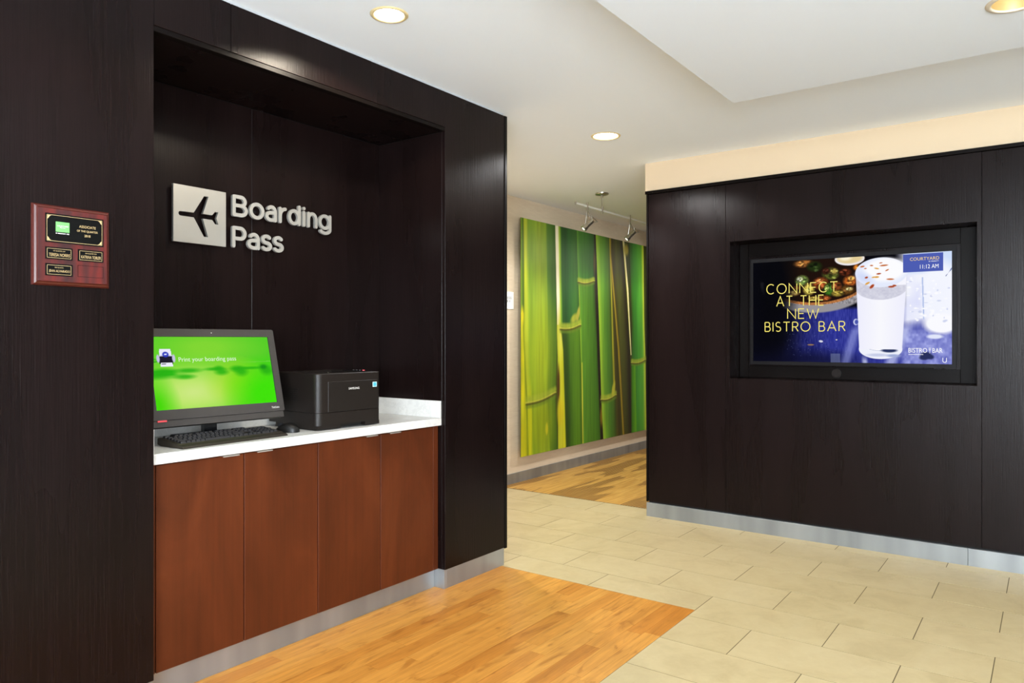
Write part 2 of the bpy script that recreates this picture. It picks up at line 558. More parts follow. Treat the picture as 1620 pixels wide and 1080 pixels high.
# ------------------------------------------------------------------ the setting: floors
BACK_X, SIDE_Y, END_X, FAR_Y = -2.5, -2.5, 9.0, 3.669
WOOD_X, WOOD_Y = 3.134, 1.288           # edge of the honey wood inlay
CORR_X = 4.822                         # where the corridor floor begins

floor = struct(MB().box(BACK_X, END_X, SIDE_Y, FAR_Y, -0.06, -0.0008), 'floor', M['grout'],
               'cream stone tile floor laid in running bond with dark joints')
TU, TV_ = 0.2925, 0.5575
def clip_tile(x0, x1, y0, y1):
    """the pieces of a tile that stay outside the wood inlay and the corridor floor."""
    x1 = min(x1, CORR_X)
    if x1 - x0 < 0.02: return []
    if y1 <= WOOD_Y + 0.001 or x0 >= WOOD_X - 0.001: return [(x0, x1, y0, y1)]
    out = []
    if y0 < WOOD_Y - 0.02:
        out.append((x0, x1, y0, WOOD_Y))
        y0 = WOOD_Y
    if x1 > WOOD_X + 0.01:
        out.append((max(x0, WOOD_X), x1, y0, y1))
    return out
tile_mesh = {}
GAP = 0.0018
def tile_piece(x0, x1, y0, y1):
    w, h = round(x1 - x0, 4), round(y1 - y0, 4)
    if (w, h) not in tile_mesh:
        me = MB().box(-w / 2 + GAP, w / 2 - GAP, -h / 2 + GAP, h / 2 - GAP, -0.012, 0.0)
        o = me.build('tile', M['tile'], floor)
        tile_mesh[(w, h)] = o.data
    else:
        o = bpy.data.objects.new('tile', tile_mesh[(w, h)]); COL.objects.link(o); o.parent = floor
    o.location = ((x0 + x1) / 2, (y0 + y1) / 2, 0)
n_t = 0
for k in range(-9, 7):
    x0 = 3.057 + TU * k
    ph = 0.173 if k % 2 == 0 else 0.452
    for j in range(-3, 7):
        y0 = ph + TV_ * j
        y1 = min(y0 + TV_, FAR_Y)
        if y0 > FAR_Y - 0.05: continue
        if x0 < 4.6 and y1 < -1.2: continue
        if y0 > 2.86 and x0 + TU < 3.0: continue          # behind the niche wall
        if y0 > 2.40 and x0 + TU < 3.15 and y1 < 2.86: continue
        for pc in clip_tile(x0, x0 + TU, y0, y1):
            tile_piece(*pc); n_t += 1

tf_ = MB().box(BACK_X, 0.424, SIDE_Y, 2.38, -0.004, -0.0004).box(0.424, 4.62, SIDE_Y, -1.49, -0.004, -0.0004).box(BACK_X, 3.0, 2.87, FAR_Y, -0.004, -0.0004)  # invented pale floor out of view, bounces neutral light onto the ceiling
tag(tf_.build('pale_bounce_floor', M['pale_bounce_floor'], floor), kind='stuff')
floor_wood = struct(MB().box(0.4, WOOD_X, WOOD_Y, 2.46, -0.06, -0.004), 'floor_inlay', M['cherry_gap'],
                    'honey coloured oak plank floor in front of the cabinets')
joints = {5: [2.403], 6: [2.761], 2: [2.523, 1.72], 3: [2.641], 8: [2.243, 2.96]}
for r in range(17):
    y0 = WOOD_Y + 0.07 * r; y1 = min(y0 + 0.07, 2.46)
    xs = [0.4, WOOD_X]
    if r in joints:
        xs += joints[r]
        x = min(joints[r]) - 0.75
    else:
        x = WOOD_X - random.uniform(0.15, 0.8)
    while x > 0.55:
        xs.append(x); x -= random.uniform(0.45, 0.95)
    xs = sorted(xs)
    for a, b in zip(xs, xs[1:]):
        MB().box(a + 0.0004, b - 0.0004, y0 + 0.0003, y1 - 0.0003, -0.02, 0.0).build('plank', M['oak'], floor_wood)

floor_corr = struct(MB().box(CORR_X, END_X, 1.2, FAR_Y, -0.06, -0.004), 'floor_corridor', M['cherry_gap'],
                    'golden corridor floor with dark zebra grain patches')
y = FAR_Y; r = 0
while y > 1.3:
    y0 = y - 0.115
    x = CORR_X; first = random.uniform(0.4, 1.2)
    while x < 8.9:
        b = min(x + first, END_X); first = 1.25
        MB().box(x + 0.0003, b - 0.0003, y0 + 0.0003, y - 0.0003, -0.02, 0.0, 0.0005).build('plank', M['zebra'], floor_corr)
        x = b
    y = y0; r += 1

# ------------------------------------------------------------------ the setting: ceiling
DL = [  # x, y, z of the opening, trim radius, opening radius, lamp depth, watt
    (1.938, 1.998, CEIL, 0.0715, 0.057, 0.012),
    (3.855, 2.143, CEIL, 0.0885, 0.075, 0.012),
    (2.885, 0.093, 2.31, 0.085, 0.068, 0.075),
]
DL_HIDDEN = [(3.9, -0.9, CEIL, 0.085, 0.068, 0.03), (0.3, 1.7, CEIL, 0.085, 0.068, 0.03), (0.6, -0.8, 2.31, 0.085, 0.068, 0.03), (3.60, 3.10, CEIL, 0.085, 0.068, 0.03), (6.6, 1.95, CEIL, 0.085, 0.068, 0.03)]  # fittings out of view; the last two added to fill passage and corridor
def circle(cx, cy, r, n=40):
    return [(cx + r * math.cos(2 * math.pi * i / n), cy + r * math.sin(2 * math.pi * i / n)) for i in range(n)]
up_frame = lambda z0: (lambda x, y, d: (x, y, z0 + d))
allDL = DL + DL_HIDDEN
ceil_mb = MB().plate([(BACK_X, SIDE_Y), (END_X, SIDE_Y), (END_X, FAR_Y), (BACK_X, FAR_Y)],
                     [circle(l[0], l[1], l[4]) for l in allDL if l[2] == CEIL], 0.0, 0.2, up_frame(CEIL))
struct(ceil_mb, 'ceiling', M['ceiling'], 'flat white plaster ceiling')
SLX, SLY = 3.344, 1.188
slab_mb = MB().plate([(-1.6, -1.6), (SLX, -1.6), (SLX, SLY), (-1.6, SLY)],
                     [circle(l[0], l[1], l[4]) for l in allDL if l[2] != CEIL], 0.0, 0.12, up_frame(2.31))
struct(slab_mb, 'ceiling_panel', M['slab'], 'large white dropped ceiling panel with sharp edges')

# ------------------------------------------------------------------ the setting: walls
# niche wall (left)
wl = MB()
wl.box(BACK_X, 1.226, 2.386, 2.86, 0.0, 2.418)
wl.box(1.226, 2.685, 2.386, 2.86, 2.241, 2.418)
wl.box(2.685, 3.150, 2.392, 2.86, 0.0, 2.418)
wl.box(1.226, 2.685, 2.843, 2.86, 0.0, 2.241)
wall_left = struct(wl, 'wall_left', M['core'], 'dark espresso wood wall with a deep niche')
def panel(x0, x1, y0, y1, z0, z1, parent, name='panel', mat='dark', c=0.0012):
    return MB().box(x0, x1, y0, y1, z0, z1, c).build(name, M[mat], parent)
G = 0.0010
PF, PB = 2.371, 2.386
panel(0.05, 1.239, PF, PB, 0.094, 2.418, wall_left)
panel(-1.20, 0.05 - G, PF, PB, 0.094, 2.418, wall_left)
panel(BACK_X, -1.20 - G, PF, PB, 0.094, 2.418, wall_left)
panel(1.239 + G, 1.520 - G, PF, PB, 2.245, 2.418, wall_left)
panel(1.520 + G, 2.6715, PF, PB, 2.245, 2.418, wall_left)
panel(1.239 + G, 2.6715, PF + 0.001, 2.405, 2.226, 2.244, wall_left, 'niche_lip', 'dark_edge')
panel(2.6725, 3.151, PF, 2.391, 0.094, 2.418, wall_left)
panel(3.1525, 3.173, PF - 0.003, 2.86, 0.090, 2.418, wall_left, 'edge_trim', 'dark_edge')
panel(1.239, 1.914 - G / 2, 2.829, 2.842, 0.80, 2.226, wall_left, 'niche_back_panel')
panel(1.914 + G / 2, 2.672, 2.829, 2.842, 0.80, 2.226, wall_left, 'niche_back_panel')
panel(2.6725, 2.6845, 2.392, 2.829, 0.094, 2.226, wall_left, 'niche_side_panel')
panel(1.2265, 1.2385, 2.387, 2.829, 0.094, 2.226, wall_left, 'niche_side_panel')
panel(1.239, 1.80, 2.406, 2.829, 2.228, 2.240, wall_left, 'niche_ceiling_panel')
panel(1.8015, 2.672, 2.406, 2.829, 2.228, 2.240, wall_left, 'niche_ceiling_panel')
struct(MB().box(BACK_X, 3.150, 2.377, 2.86, 2.4185, CEIL), 'trim_1', M['joint'], 'thin white joint between dark wall and ceiling')

# television wall (right)
RV0, RV1, RZ0, RZ1 = 0.320, 1.666, 0.966, 1.845     # recess
TX = 4.627
wr = MB()
wr.box(4.642, 4.95, RV1 + 0.014, 2.238, 0, 2.216)
wr.box(4.642, 4.95, SIDE_Y, RV0 - 0.014, 0, 2.216)
wr.box(4.642, 4.95, RV0 - 0.014, RV1 + 0.014, 0, RZ0 - 0.014)
wr.box(4.642, 4.95, RV0 - 0.014, RV1 + 0.014, RZ1 + 0.014, 2.216)
wr.box(4.830, 4.95, RV0 - 0.014, RV1 + 0.014, RZ0 - 0.014, RZ1 + 0.014)
wall_right = struct(wr, 'wall_right', M['core'], 'dark espresso wood wall around the recessed television')
panel(TX, 4.642, 1.693 + G, 2.2375, 0.105, 2.214, wall_right)
panel(TX, 4.642, -0.62, 0.299 - G, 0.105, 2.214, wall_right)
panel(TX, 4.642, -1.55, -0.62 - 2 * G, 0.105, 2.214, wall_right)
panel(TX, 4.642, SIDE_Y, -1.55 - 2 * G, 0.105, 2.214, wall_right)
ctr = MB().plate([(-1.693 + G, 0.105), (-0.299 - G, 0.105), (-0.299 - G, 2.214), (-1.693 + G, 2.214)],
                 [[(-RV1, RZ0), (-RV0, RZ0), (-RV0, RZ1), (-RV1, RZ1)]], 0.0, 0.015, tv_frame(4.642))
ctr.build('panel', M['dark'], wall_right)
panel(4.642, 4.828, RV1, RV1 + 0.013, RZ0 - 0.013, RZ1 + 0.013, wall_right, 'recess_side')
panel(4.642, 4.828, RV0 - 0.013, RV0, RZ0 - 0.013, RZ1 + 0.013, wall_right, 'recess_side')
panel(4.642, 4.828, RV0, RV1, RZ1, RZ1 + 0.013, wall_right, 'recess_top')
panel(4.642, 4.828, RV0, RV1, RZ0 - 0.013, RZ0, wall_right, 'recess_sill')
panel(4.818, 4.828, RV0 + 0.001, RV1 - 0.001, RZ0 + 0.001, RZ1 - 0.001, wall_right, 'recess_back')
# surround boards inside the recess
panel(4.808, 4.8175, 1.606, 1.664, 0.969, 1.843, wall_right, 'surround_board', 'dark_edge')
panel(4.808, 4.8175, 0.322, 0.410, 0.969, 1.843, wall_right, 'surround_board', 'dark_edge')
panel(4.808, 4.8175, 0.4115, 1.6045, 1.755, 1.843, wall_right, 'surround_board', 'dark_edge')
panel(4.808, 4.8175, 0.4115, 1.6045, 0.969, 1.045, wall_right, 'surround_board', 'dark_edge')
panel(4.622, 4.95, 2.2385, 2.252, 0.100, 2.214, wall_right, 'edge_trim', 'dark_edge')
panel(4.612, 4.95, SIDE_Y, 2.257, 2.216, 2.2365, wall_right, 'cap_board', 'dark_edge')
struct(MB().box(TX, 4.95, SIDE_Y, 2.262, 2.2367, CEIL), 'wall_bulkhead', M['cream'], 'cream painted bulkhead above the television wall')

# painting wall and the unseen shell
struct(MB().box(BACK_X, END_X, FAR_Y, FAR_Y + 0.15, 0, CEIL), 'wall_far', M['paper'], 'beige grasscloth wall behind the bamboo picture')
struct(MB().box(END_X, END_X + 0.15, SIDE_Y, FAR_Y, 0, CEIL), 'wall_end', M['white_wall'], 'off white wall closing the corridor')
def wall_with_window(name, n, along, fixed, a0, a1, w0, w1, z0, z1, label):
    """shell wall behind the photographer with one window opening."""
    def bx(mb, p0, p1, q0, q1, t0=0.0, t1=0.15):
        if along == 'y': mb.box(fixed - t1, fixed - t0, p0, p1, q0, q1)
        else: mb.box(p0, p1, fixed - t1, fixed - t0, q0, q1)
    mb = MB()
    bx(mb, a0, w0, 0, CEIL); bx(mb, w1, a1, 0, CEIL); bx(mb, w0, w1, 0, z0); bx(mb, w0, w1, z1, CEIL)
    struct(mb, name, M['white_wall'] if along == 'y' else M['taupe_wall'], label)
    fr = MB()
    f = 0.05
    for p0, p1, q0, q1 in ((w0, w0 + f, z0, z1), (w1 - f, w1, z0, z1), (w0, w1, z0, z0 + f), (w0, w1, z1 - f, z1)):
        bx(fr, p0, p1, q0, q1, 0.04, 0.09)
    win = struct(fr, 'window_%d' % n, M['trim_white'], 'white framed window behind the photographer')
    N = 3
    for i in range(N):
        p0 = w0 + f + (w1 - w0 - 2 * f) * i / N; p1 = w0 + f + (w1 - w0 - 2 * f) * (i + 1) / N
        g = MB(); bx(g, p0 + 0.02, p1 - 0.02, z0 + f, z1 - f, 0.06, 0.066); g.build('pane', M['pane'], win)
        if i:
            g = MB(); bx(g, p0 - 0.02, p0 + 0.02, z0 + f, z1 - f, 0.04, 0.09); g.build('mullion', M['trim_white'], win)
wall_with_window('wall_side', 1, 'x', SIDE_Y, BACK_X, END_X, -2.35, 0.35, 0.6, 2.25, 'taupe wall with window on the right')
wall_with_window('wall_rear', 2, 'y', BACK_X, SIDE_Y, FAR_Y, -2.3, -0.2, 0.6, 2.25, 'off white wall with window behind')

# metal baseboards
b = MB().box(2.6875, 3.156, 2.377, 2.391, 0, 0.0935, 0.0006).box(2.6735, 2.6875, 2.377, 2.444, 0, 0.0935, 0.0006)
bl = struct(b, 'baseboard_left', M['steel'], 'brushed steel baseboard of the dark pier beside the cabinets')
struct(MB().box(BACK_X, 1.2385, 2.377, 2.386, 0, 0.0935, 0.0006), 'baseboard_pier', M['steel'], 'brushed steel baseboard under the plaque wall')
struct(MB().box(1.2395, 2.6725, 2.441, 2.449, 0, 0.0935, 0.0006), 'baseboard_niche', M['steel'], 'brushed steel toe kick under the cabinets')
br = struct(MB().box(4.620, 4.6415, 0.362, 2.249, 0, 0.0935, 0.0006), 'baseboard_right', M['steel'], 'brushed steel baseboard of the television wall')
MB().box(4.620, 4.6415, SIDE_Y, 0.3605, 0, 0.0935, 0.0006).build('baseboard_length', M['steel'], br)
struct(MB().box(3.2, END_X, FAR_Y - 0.010, FAR_Y - 0.0002, 0, 0.086, 0.0006), 'baseboard_far', M['steel'], 'brushed steel baseboard below the bamboo picture')

# ------------------------------------------------------------------ recessed downlights
DL_LABELS = ['recessed ceiling downlight glowing white above the niche wall',
             'recessed ceiling downlight glowing white above the tiled passage',
             'recessed downlight with gold reflector in the dropped ceiling panel']
def downlight(l, label, watt, tint=(0.97, 0.97, 1.0)):
    x, y, z, rt, ro, dep = l
    t = thing('recessed_downlight', label, 'ceiling light', (x, y, z), 0, 'recessed ceiling downlights', False)
    deep = dep > 0.05
    MB().lathe([(ro - 0.001, 0.002), (ro, -0.004), (ro + 0.004, -0.0055), (rt - 0.003, -0.004), (rt, -0.0005)], n=40).build('trim_ring', M['trim_white'] if deep else M['gold_trim'], t, smooth=True)
    MB().lathe([(ro - 0.001, 0.0), (ro * 0.93, 0.04), (ro * 0.78, 0.085), (ro * 0.55, 0.11)], n=40).build('reflector', M['reflector'], t, smooth=True)
    rl = ro * (0.97 if not deep else 0.72)
    MB().lathe([(rl, 0.0), (0.0005, 0.004)], cz=dep, n=32).build('lamp_lens', M['lamp'], t, smooth=True)
    s = bpy.data.lights.new('downlight_bulb', 'SPOT')
    s.energy = watt; s.color = tint; s.spot_size = math.radians(150); s.spot_blend = 0.18; s.shadow_soft_size = 0.035
    so = bpy.data.objects.new('downlight_bulb', s); so.location = (0, 0, -0.012)
    COL.objects.link(so); so.parent = t
for l, lab, w, tint in zip(DL, DL_LABELS, (34, 66, 14), ((1.0, 0.88, 0.70), (0.98, 0.97, 0.96), (1.0, 0.93, 0.82))):
    downlight(l, lab, w, tint)
for l, lab, w in zip(DL_HIDDEN, ['recessed downlight near the end of the television wall', 'recessed downlight above the plaque wall', 'recessed downlight over the photographer', 'added unseen fill downlight in the side passage behind the pier', 'added unseen fill downlight over the corridor behind the television wall'], (14, 34, 40, 95, 110)):
    downlight(l, lab, w)

# ------------------------------------------------------------------ base cabinets and worktop
CF = 2.413                              # door fronts
def cabinet(x0, xm, x1, fill, label):
    t = thing('base_cabinet', label, 'cabinet', ((x0 + x1) / 2, CF, 0.094), 0, 'cherry base cabinets under the worktop')
    a, b_ = min(x0, fill[0]), max(x1, fill[1])
    part(MB().box(a + 0.001, b_ - 0.001, CF + 0.021, 2.826, 0.0945, 0.795), 'body', M['cherry_gap'], t)
    for d0, d1, side in ((x0, xm, 1), (xm, x1, -1)):
        d = part(MB().box(d0 + 0.0018, d1 - 0.0018, CF, CF + 0.020, 0.0945, 0.7905, 0.0012), 'door', M['cherry'], t)
        h0, h1 = (d1 - 0.093, d1 - 0.027) if side > 0 else (d0 + 0.048, d0 + 0.115)
        hb = MB().box(h0, h1, CF - 0.012, CF + 0.006, 0.7912, 0.7930).box(h0, h1, CF - 0.0135, CF - 0.012, 0.7880, 0.7930)
        part(hb, 'handle', M['silver'], d)
    part(MB().box(fill[0], fill[1], CF + 0.001, CF + 0.02, 0.0945, 0.795, 0.0008), 'filler_strip', M['cherry'], t)
    return t
cabinet(1.2665, 1.6005, 1.9405, (1.2405, 1.2650), 'two door cherry wood cabinet under the computer, left half of the counter')
cabinet(1.9405, 2.2870, 2.6340, (2.6350, 2.6690), 'two door cherry wood cabinet under the printer, right half of the counter')

t = thing('countertop', 'white quartz countertop with low splashes set in the dark niche', 'countertop', (1.955, 2.392, 0.7955))
part(MB().box(1.2400, 2.6705, 2.392, 2.8275, 0.7965, 0.832, 0.0015), 'slab', M['quartz'], t)
part(MB().box(1.2535, 2.6570, 2.8145, 2.8280, 0.8322, 0.917, 0.001), 'backsplash', M['quartz'], t)
part(MB().box(2.6575, 2.6705, 2.3930, 2.8280, 0.8322, 0.915, 0.001), 'side_splash', M['quartz'], t)
part(MB().box(1.2400, 1.2520, 2.3930, 2.8280, 0.8322, 0.915, 0.001), 'side_splash', M['quartz'], t)

# ------------------------------------------------------------------ painter for flat pictures (screen images and the photo print)
class Canvas:
    def __init__(self, nx, ny, x0, x1, y0, y1, seed=3):
        self.nx, self.ny = nx, ny
        self.X, self.Y = np.meshgrid(np.linspace(x0, x1, nx), np.linspace(y0, y1, ny))
        self.C = np.zeros((ny, nx, 3))
        self.rng = np.random.RandomState(seed)
    def over(self, mask, col):
        col = np.asarray(col, float)
        self.C = self.C * (1 - mask[..., None]) + (col if col.ndim == 3 else col[None, None, :]) * mask[..., None]
    def fill(self, col): self.C[:] = col
    def blob(self, cx, cy, rx, ry, col, soft=0.15, rot=0.0, alpha=1.0):
        c, s = math.cos(rot), math.sin(rot)
        dx, dy = self.X - cx, self.Y - cy
        r = np.sqrt(((dx * c + dy * s) / rx) ** 2 + ((-dx * s + dy * c) / ry) ** 2)
        self.over(np.clip((1 + soft / 2 - r) / max(soft, 1e-3), 0, 1) * alpha, col)
    def ellmask(self, cx, cy, rx, ry, soft=0.03):
        r = np.sqrt(((self.X - cx) / rx) ** 2 + ((self.Y - cy) / ry) ** 2)
        return np.clip((1 + soft / 2 - r) / soft, 0, 1)
    def poly(self, pts, col, alpha=1.0):
        m = np.zeros(self.X.shape, bool)
        n = len(pts)
        for i in range(n):
            (xa, ya), (xb, yb) = pts[i], pts[(i + 1) % n]
            if ya == yb: continue
            cond = ((ya > self.Y) != (yb > self.Y)) & (self.X < (xb - xa) * (self.Y - ya) / (yb - ya) + xa)
            m ^= cond
        self.over(m * alpha, col)
    def noise(self, fx, fy):
        """smooth value noise 0..1 with fx, fy cells over the canvas."""
        g = self.rng.rand(fy + 2, fx + 2)
        xs = np.linspace(0, fx, self.nx); ys = np.linspace(0, fy, self.ny)
        xi = xs.astype(int); yi = ys.astype(int)
        xf = xs - xi; yf = ys - yi
        xf = xf * xf * (3 - 2 * xf); yf = yf * yf * (3 - 2 * yf)
        a = g[np.ix_(yi, xi)]; b = g[np.ix_(yi, xi + 1)]; c = g[np.ix_(yi + 1, xi)]; d = g[np.ix_(yi + 1, xi + 1)]
        return (a * (1 - xf) + b * xf) * (1 - yf)[:, None] + (c * (1 - xf) + d * xf) * yf[:, None]
    def stalk(self, edges, cols, z0=-9, z1=9):
        """a strip between edges [(y, left, right)...], coloured across by cols [(f, rgb)...]."""
        e = sorted(edges)
        ys = [p[0] for p in e]
        L = np.interp(self.Y, ys, [p[1] for p in e]); R = np.interp(self.Y, ys, [p[2] for p in e])
        f = (self.X - L) / np.maximum(R - L, 1e-4)
        px = self.X[0, 1] - self.X[0, 0]
        m = np.clip(np.minimum(self.X - L, R - self.X) / px + .5, 0, 1) * ((self.Y >= z0) & (self.Y <= z1))
        f = np.clip(f, 0, 1)
        fs = [p[0] for p in cols]
        col = np.stack([np.interp(f, fs, [p[1][k] for p in cols]) for k in range(3)], -1)
        self.over(m, col)
    def build(self, name, fr, mat, parent, d=0.0, size=None):
        """fr(x, y, d) places the canvas; colours are stored per vertex."""
        nx, ny = self.nx, self.ny
        v = [fr(x, y, d) for x, y in zip(self.X.ravel(), self.Y.ravel())]
        off = OFFS.get(parent.name, (0, 0, 0))
        idx = np.arange(nx * ny).reshape(ny, nx)
        q = np.stack([idx[:-1, :-1], idx[:-1, 1:], idx[1:, 1:], idx[1:, :-1]], -1).reshape(-1, 4)
        me = bpy.data.meshes.new(name)
        me.from_pydata([(p[0] - off[0], p[1] - off[1], p[2] - off[2]) for p in v], [], q.tolist())
        ca = me.color_attributes.new('Col', 'FLOAT_COLOR', 'POINT')
        c = np.clip(self.C, 0, 255) / 255.0
        c = np.where(c <= 0.04045, c / 12.92, ((c + 0.055) / 1.055) ** 2.4)
        c = np.concatenate([c, np.ones((ny, nx, 1))], -1).astype(np.float32)
        ca.data.foreach_set('color', c.ravel())
        me.materials.append(mat)
        o = bpy.data.objects.new(name, me)
        COL.objects.link(o); o.parent = parent
        OFFS[o.name] = off
        return o

# ------------------------------------------------------------------ bamboo picture
PX0, PX1, PZ0, PZ1 = 5.066, 7.90, 0.216, 2.256
PV = 3.600                              # the print hangs on stand-off rails, clear of the wall
def picture_frame(x, y, d):            # picture measures to its place in the room
    return (0.99064 * x, PV - d, 0.01132 + 0.99064 * y)
cv = Canvas(520, 300, PX0, PX1, PZ0, PZ1, 5)
cv.fill((52, 62, 18))
cv.stalk([(2.3, 5.05, 5.125), (1.1, 5.05, 5.145), (.5, 5.05, 5.19), (.2, 5.05, 5.22)], [(0, (150, 190, 30)), (.35, (110, 150, 25)), (.6, (60, 95, 15)), (.8, (190, 205, 40)), (1, (215, 220, 45))])
cv.stalk([(1.5, 5.05, 5.10), (.9, 5.05, 5.15), (.5, 5.05, 5.19), (.2, 5.05, 5.20)], [(0, (225, 222, 40)), (.6, (215, 215, 30)), (.8, (120, 140, 20)), (1, (200, 205, 40))], -9, 1.45)
for zz in (1.42, 1.05, .78, .42): cv.blob(5.085, zz, .022, .07, (235, 225, 25), 1.0)
cv.stalk([(2.3, 5.113, 5.600), (1.13, 5.140, 5.625), (.70, 5.160, 5.600), (.2, 5.205, 5.645)],
         [(0, (205, 222, 58)), (.06, (190, 212, 52)), (.12, (128, 172, 40)), (.3, (142, 180, 48)), (.45, (150, 180, 44)), (.68, (136, 172, 42)), (.72, (82, 124, 34)), (.85, (70, 114, 32)), (1, (58, 98, 24))])
cv.blob(5.36, 1.05, .20, .45, (176, 200, 40), 1.4, 0, .75)
cv.blob(5.36, .45, .22, .25, (150, 172, 26), 1.2, 0, .8)
cv.blob(5.20, .45, .03, .35, (205, 215, 30), .8)
cv.stalk([(2.3, 5.597, 5.66), (1.8, 5.615, 5.68), (1.01, 5.644, 5.745), (.76, 5.645, 5.75), (.2, 5.65, 5.785)], [(0, (245, 243, 215)), (.5, (252, 250, 232)), (1, (225, 230, 160))])
cv.stalk([(1.5, 5.625, 5.70), (1.01, 5.644, 5.745), (.76, 5.645, 5.75), (.2, 5.65, 5.785)], [(0, (190, 205, 40)), (.4, (222, 225, 62)), (1, (205, 210, 30))], -9, 1.35)
cv.blob(5.70, 1.30, .06, .20, (225, 228, 90), 1.0)
cv.blob(5.655, .80, .022, .16, (88, 62, 16), .8)
cv.blob(5.69, .55, .05, .12, (222, 210, 40), .9)
cv.stalk([(2.3, 5.655, 5.99), (1.33, 5.684, 6.04)], [(0, (196, 224, 70)), (.07, (120, 170, 48)), (.14, (44, 92, 34)), (.3, (36, 84, 34)), (.55, (52, 108, 46)), (.8, (66, 122, 46)), (1, (48, 96, 32))], 1.335, 9)
cv.stalk([(1.34, 5.690, 6.045), (1.12, 5.728, 6.05), (.2, 5.778, 6.085)], [(0, (150, 176, 40)), (.06, (52, 74, 18)), (.2, (50, 84, 20)), (.5, (84, 132, 30)), (.85, (92, 142, 30)), (1, (62, 104, 20))], -9, 1.335)
cv.stalk([(2.3, 5.972, 6.300), (1.78, 6.000, 6.300)], [(0, (118, 186, 58)), (.15, (76, 144, 48)), (.55, (66, 128, 44)), (.9, (52, 108, 38)), (1, (40, 84, 28))], 1.775, 9)
cv.stalk([(1.78, 6.005, 6.300), (.88, 6.062, 6.395), (.2, 6.082, 6.435)], [(0, (150, 195, 52)), (.1, (92, 150, 42)), (.5, (84, 138, 36)), (.85, (70, 122, 30)), (1, (52, 92, 20))], -9, 1.775)
cv.stalk([(.9, 6.06, 6.085), (.2, 6.078, 6.105)], [(0, (160, 190, 40)), (.5, (222, 225, 80)), (1, (120, 165, 35))], -9, 1.0)
cv.stalk([(2.3, 6.298, 6.337), (1.36, 6.345, 6.408), (.2, 6.432, 6.492)], [(0, (40, 34, 14)), (.6, (24, 16, 8)), (1, (60, 60, 18))])
cv.blob(6.31, 1.98, .02, .10, (84, 70, 20), .8)
cv.blob(6.45, .45, .025, .10, (130, 110, 20), .9)
cv.stalk([(2.3, 6.608, 6.915), (1.1, 6.690, 7.09), (.2, 6.765, 7.12)], [(0, (88, 88, 26)), (.2, (58, 52, 16)), (.45, (78, 84, 28)), (.7, (64, 66, 22)), (.9, (36, 28, 10)), (1, (70, 82, 20))])
cv.stalk([(2.3, 6.331, 6.612), (1.36, 6.404, 6.665), (.63, 6.446, 6.752), (.2, 6.492, 6.768)], [(0, (162, 206, 58)), (.1, (150, 198, 54)), (.28, (106, 162, 46)), (.6, (76, 128, 38)), (.85, (70, 106, 30)), (1, (62, 76, 20))])
cv.stalk([(2.25, 6.610, 6.632), (1.1, 6.672, 6.712), (.62, 6.700, 6.745)], [(0, (110, 120, 26)), (.5, (176, 176, 46)), (1, (120, 116, 28))], .62, 2.26)
cv.stalk([(2.1, 6.625, 6.655), (1.11, 6.795, 6.845), (.2, 6.905, 6.955)], [(0, (160, 140, 34)), (.5, (150, 134, 36)), (1, (60, 50, 12))])
cv.stalk([(2.3, 6.888, 6.930), (1.76, 6.990, 7.030), (1.05, 7.082, 7.102)], [(0, (200, 205, 60)), (.4, (250, 246, 208)), (1, (225, 220, 150))], 1.05, 9)
cv.blob(6.98, 2.17, .05, .06, (170, 160, 60), .8)
cv.stalk([(2.3, 7.050, 7.388), (1.37, 7.120, 7.412), (.98, 7.106, 7.440), (.2, 7.104, 7.462)], [(0, (52, 98, 26)), (.2, (56, 132, 40)), (.45, (72, 158, 52)), (.8, (96, 178, 56)), (.92, (180, 218, 62)), (1, (208, 226, 70))])
cv.stalk([(1.0, 7.106, 7.19), (.2, 7.104, 7.22)], [(0, (50, 110, 18)), (1, (110, 190, 30))], -9, .95)
cv.stalk([(2.3, 7.56, 7.92), (.2, 7.60, 7.92)], [(0, (150, 200, 52)), (.2, (80, 150, 46)), (1, (50, 110, 30))])
# nodes and buds
def node(xa, za, xb, zb, th=.035):
    for i in range(24):
        f = i / 23.0
        x, z = xa + (xb - xa) * f, za + (zb - za) * f - .018 * math.sin(math.pi * f)
        cv.blob(x, z + th * .55, .020, th * .6, (170, 190, 58), 1.2, 0, .45 + .3 * cv.rng.rand())
        cv.blob(x, z - th * .05, .020, th * .17, (206, 208, 84), .8, 0, .6 + .4 * cv.rng.rand())
        cv.blob(x, z - th * .40, .020, th * .22, (84, 84, 22), 1.0, 0, .8)
        cv.blob(x, z - th * .85, .020, th * .35, (110, 140, 40), 1.2, 0, .4)
node(5.15, .675, 5.60, .74, .045); node(5.69, 1.325, 6.04, 1.365, .04); node(6.005, 1.775, 6.30, 1.80, .03)
node(6.446, .622, 6.75, .65, .035); node(7.108, .975, 7.44, 1.0, .03)
cv.blob(5.93, 1.42, .07, .035, (170, 180, 60), .7, .5); cv.blob(6.0, 1.46, .025, .075, (180, 180, 70), .6, -.3)
cv.blob(6.70, .71, .03, .08, (186, 188, 60), .6, -.35); cv.blob(5.46, .42, .02, .055, (205, 205, 40), .5)
st = (cv.noise(190, 5) * .6 + cv.noise(90, 9) * .4 - .5)[..., None]
cv.C = cv.C * (1 + .20 * st)
cv.C = cv.C * np.array([.87, .84, .78])
t = thing('bamboo_picture', 'large frameless photo print of green bamboo stalks on the corridor wall', 'picture', (6.48, FAR_Y, PZ0))
QX0, _, QZ0 = picture_frame(PX0, PZ0, 0); QX1, _, QZ1 = picture_frame(PX1, PZ1, 0)
part(MB().box(QX0 - .0005, QX1 + .0005, PV + .0006, PV + .007, QZ0 - .0005, QZ1 + .0005), 'board', plain('picture_edge', rgb(96, 104, 38), .6), t)
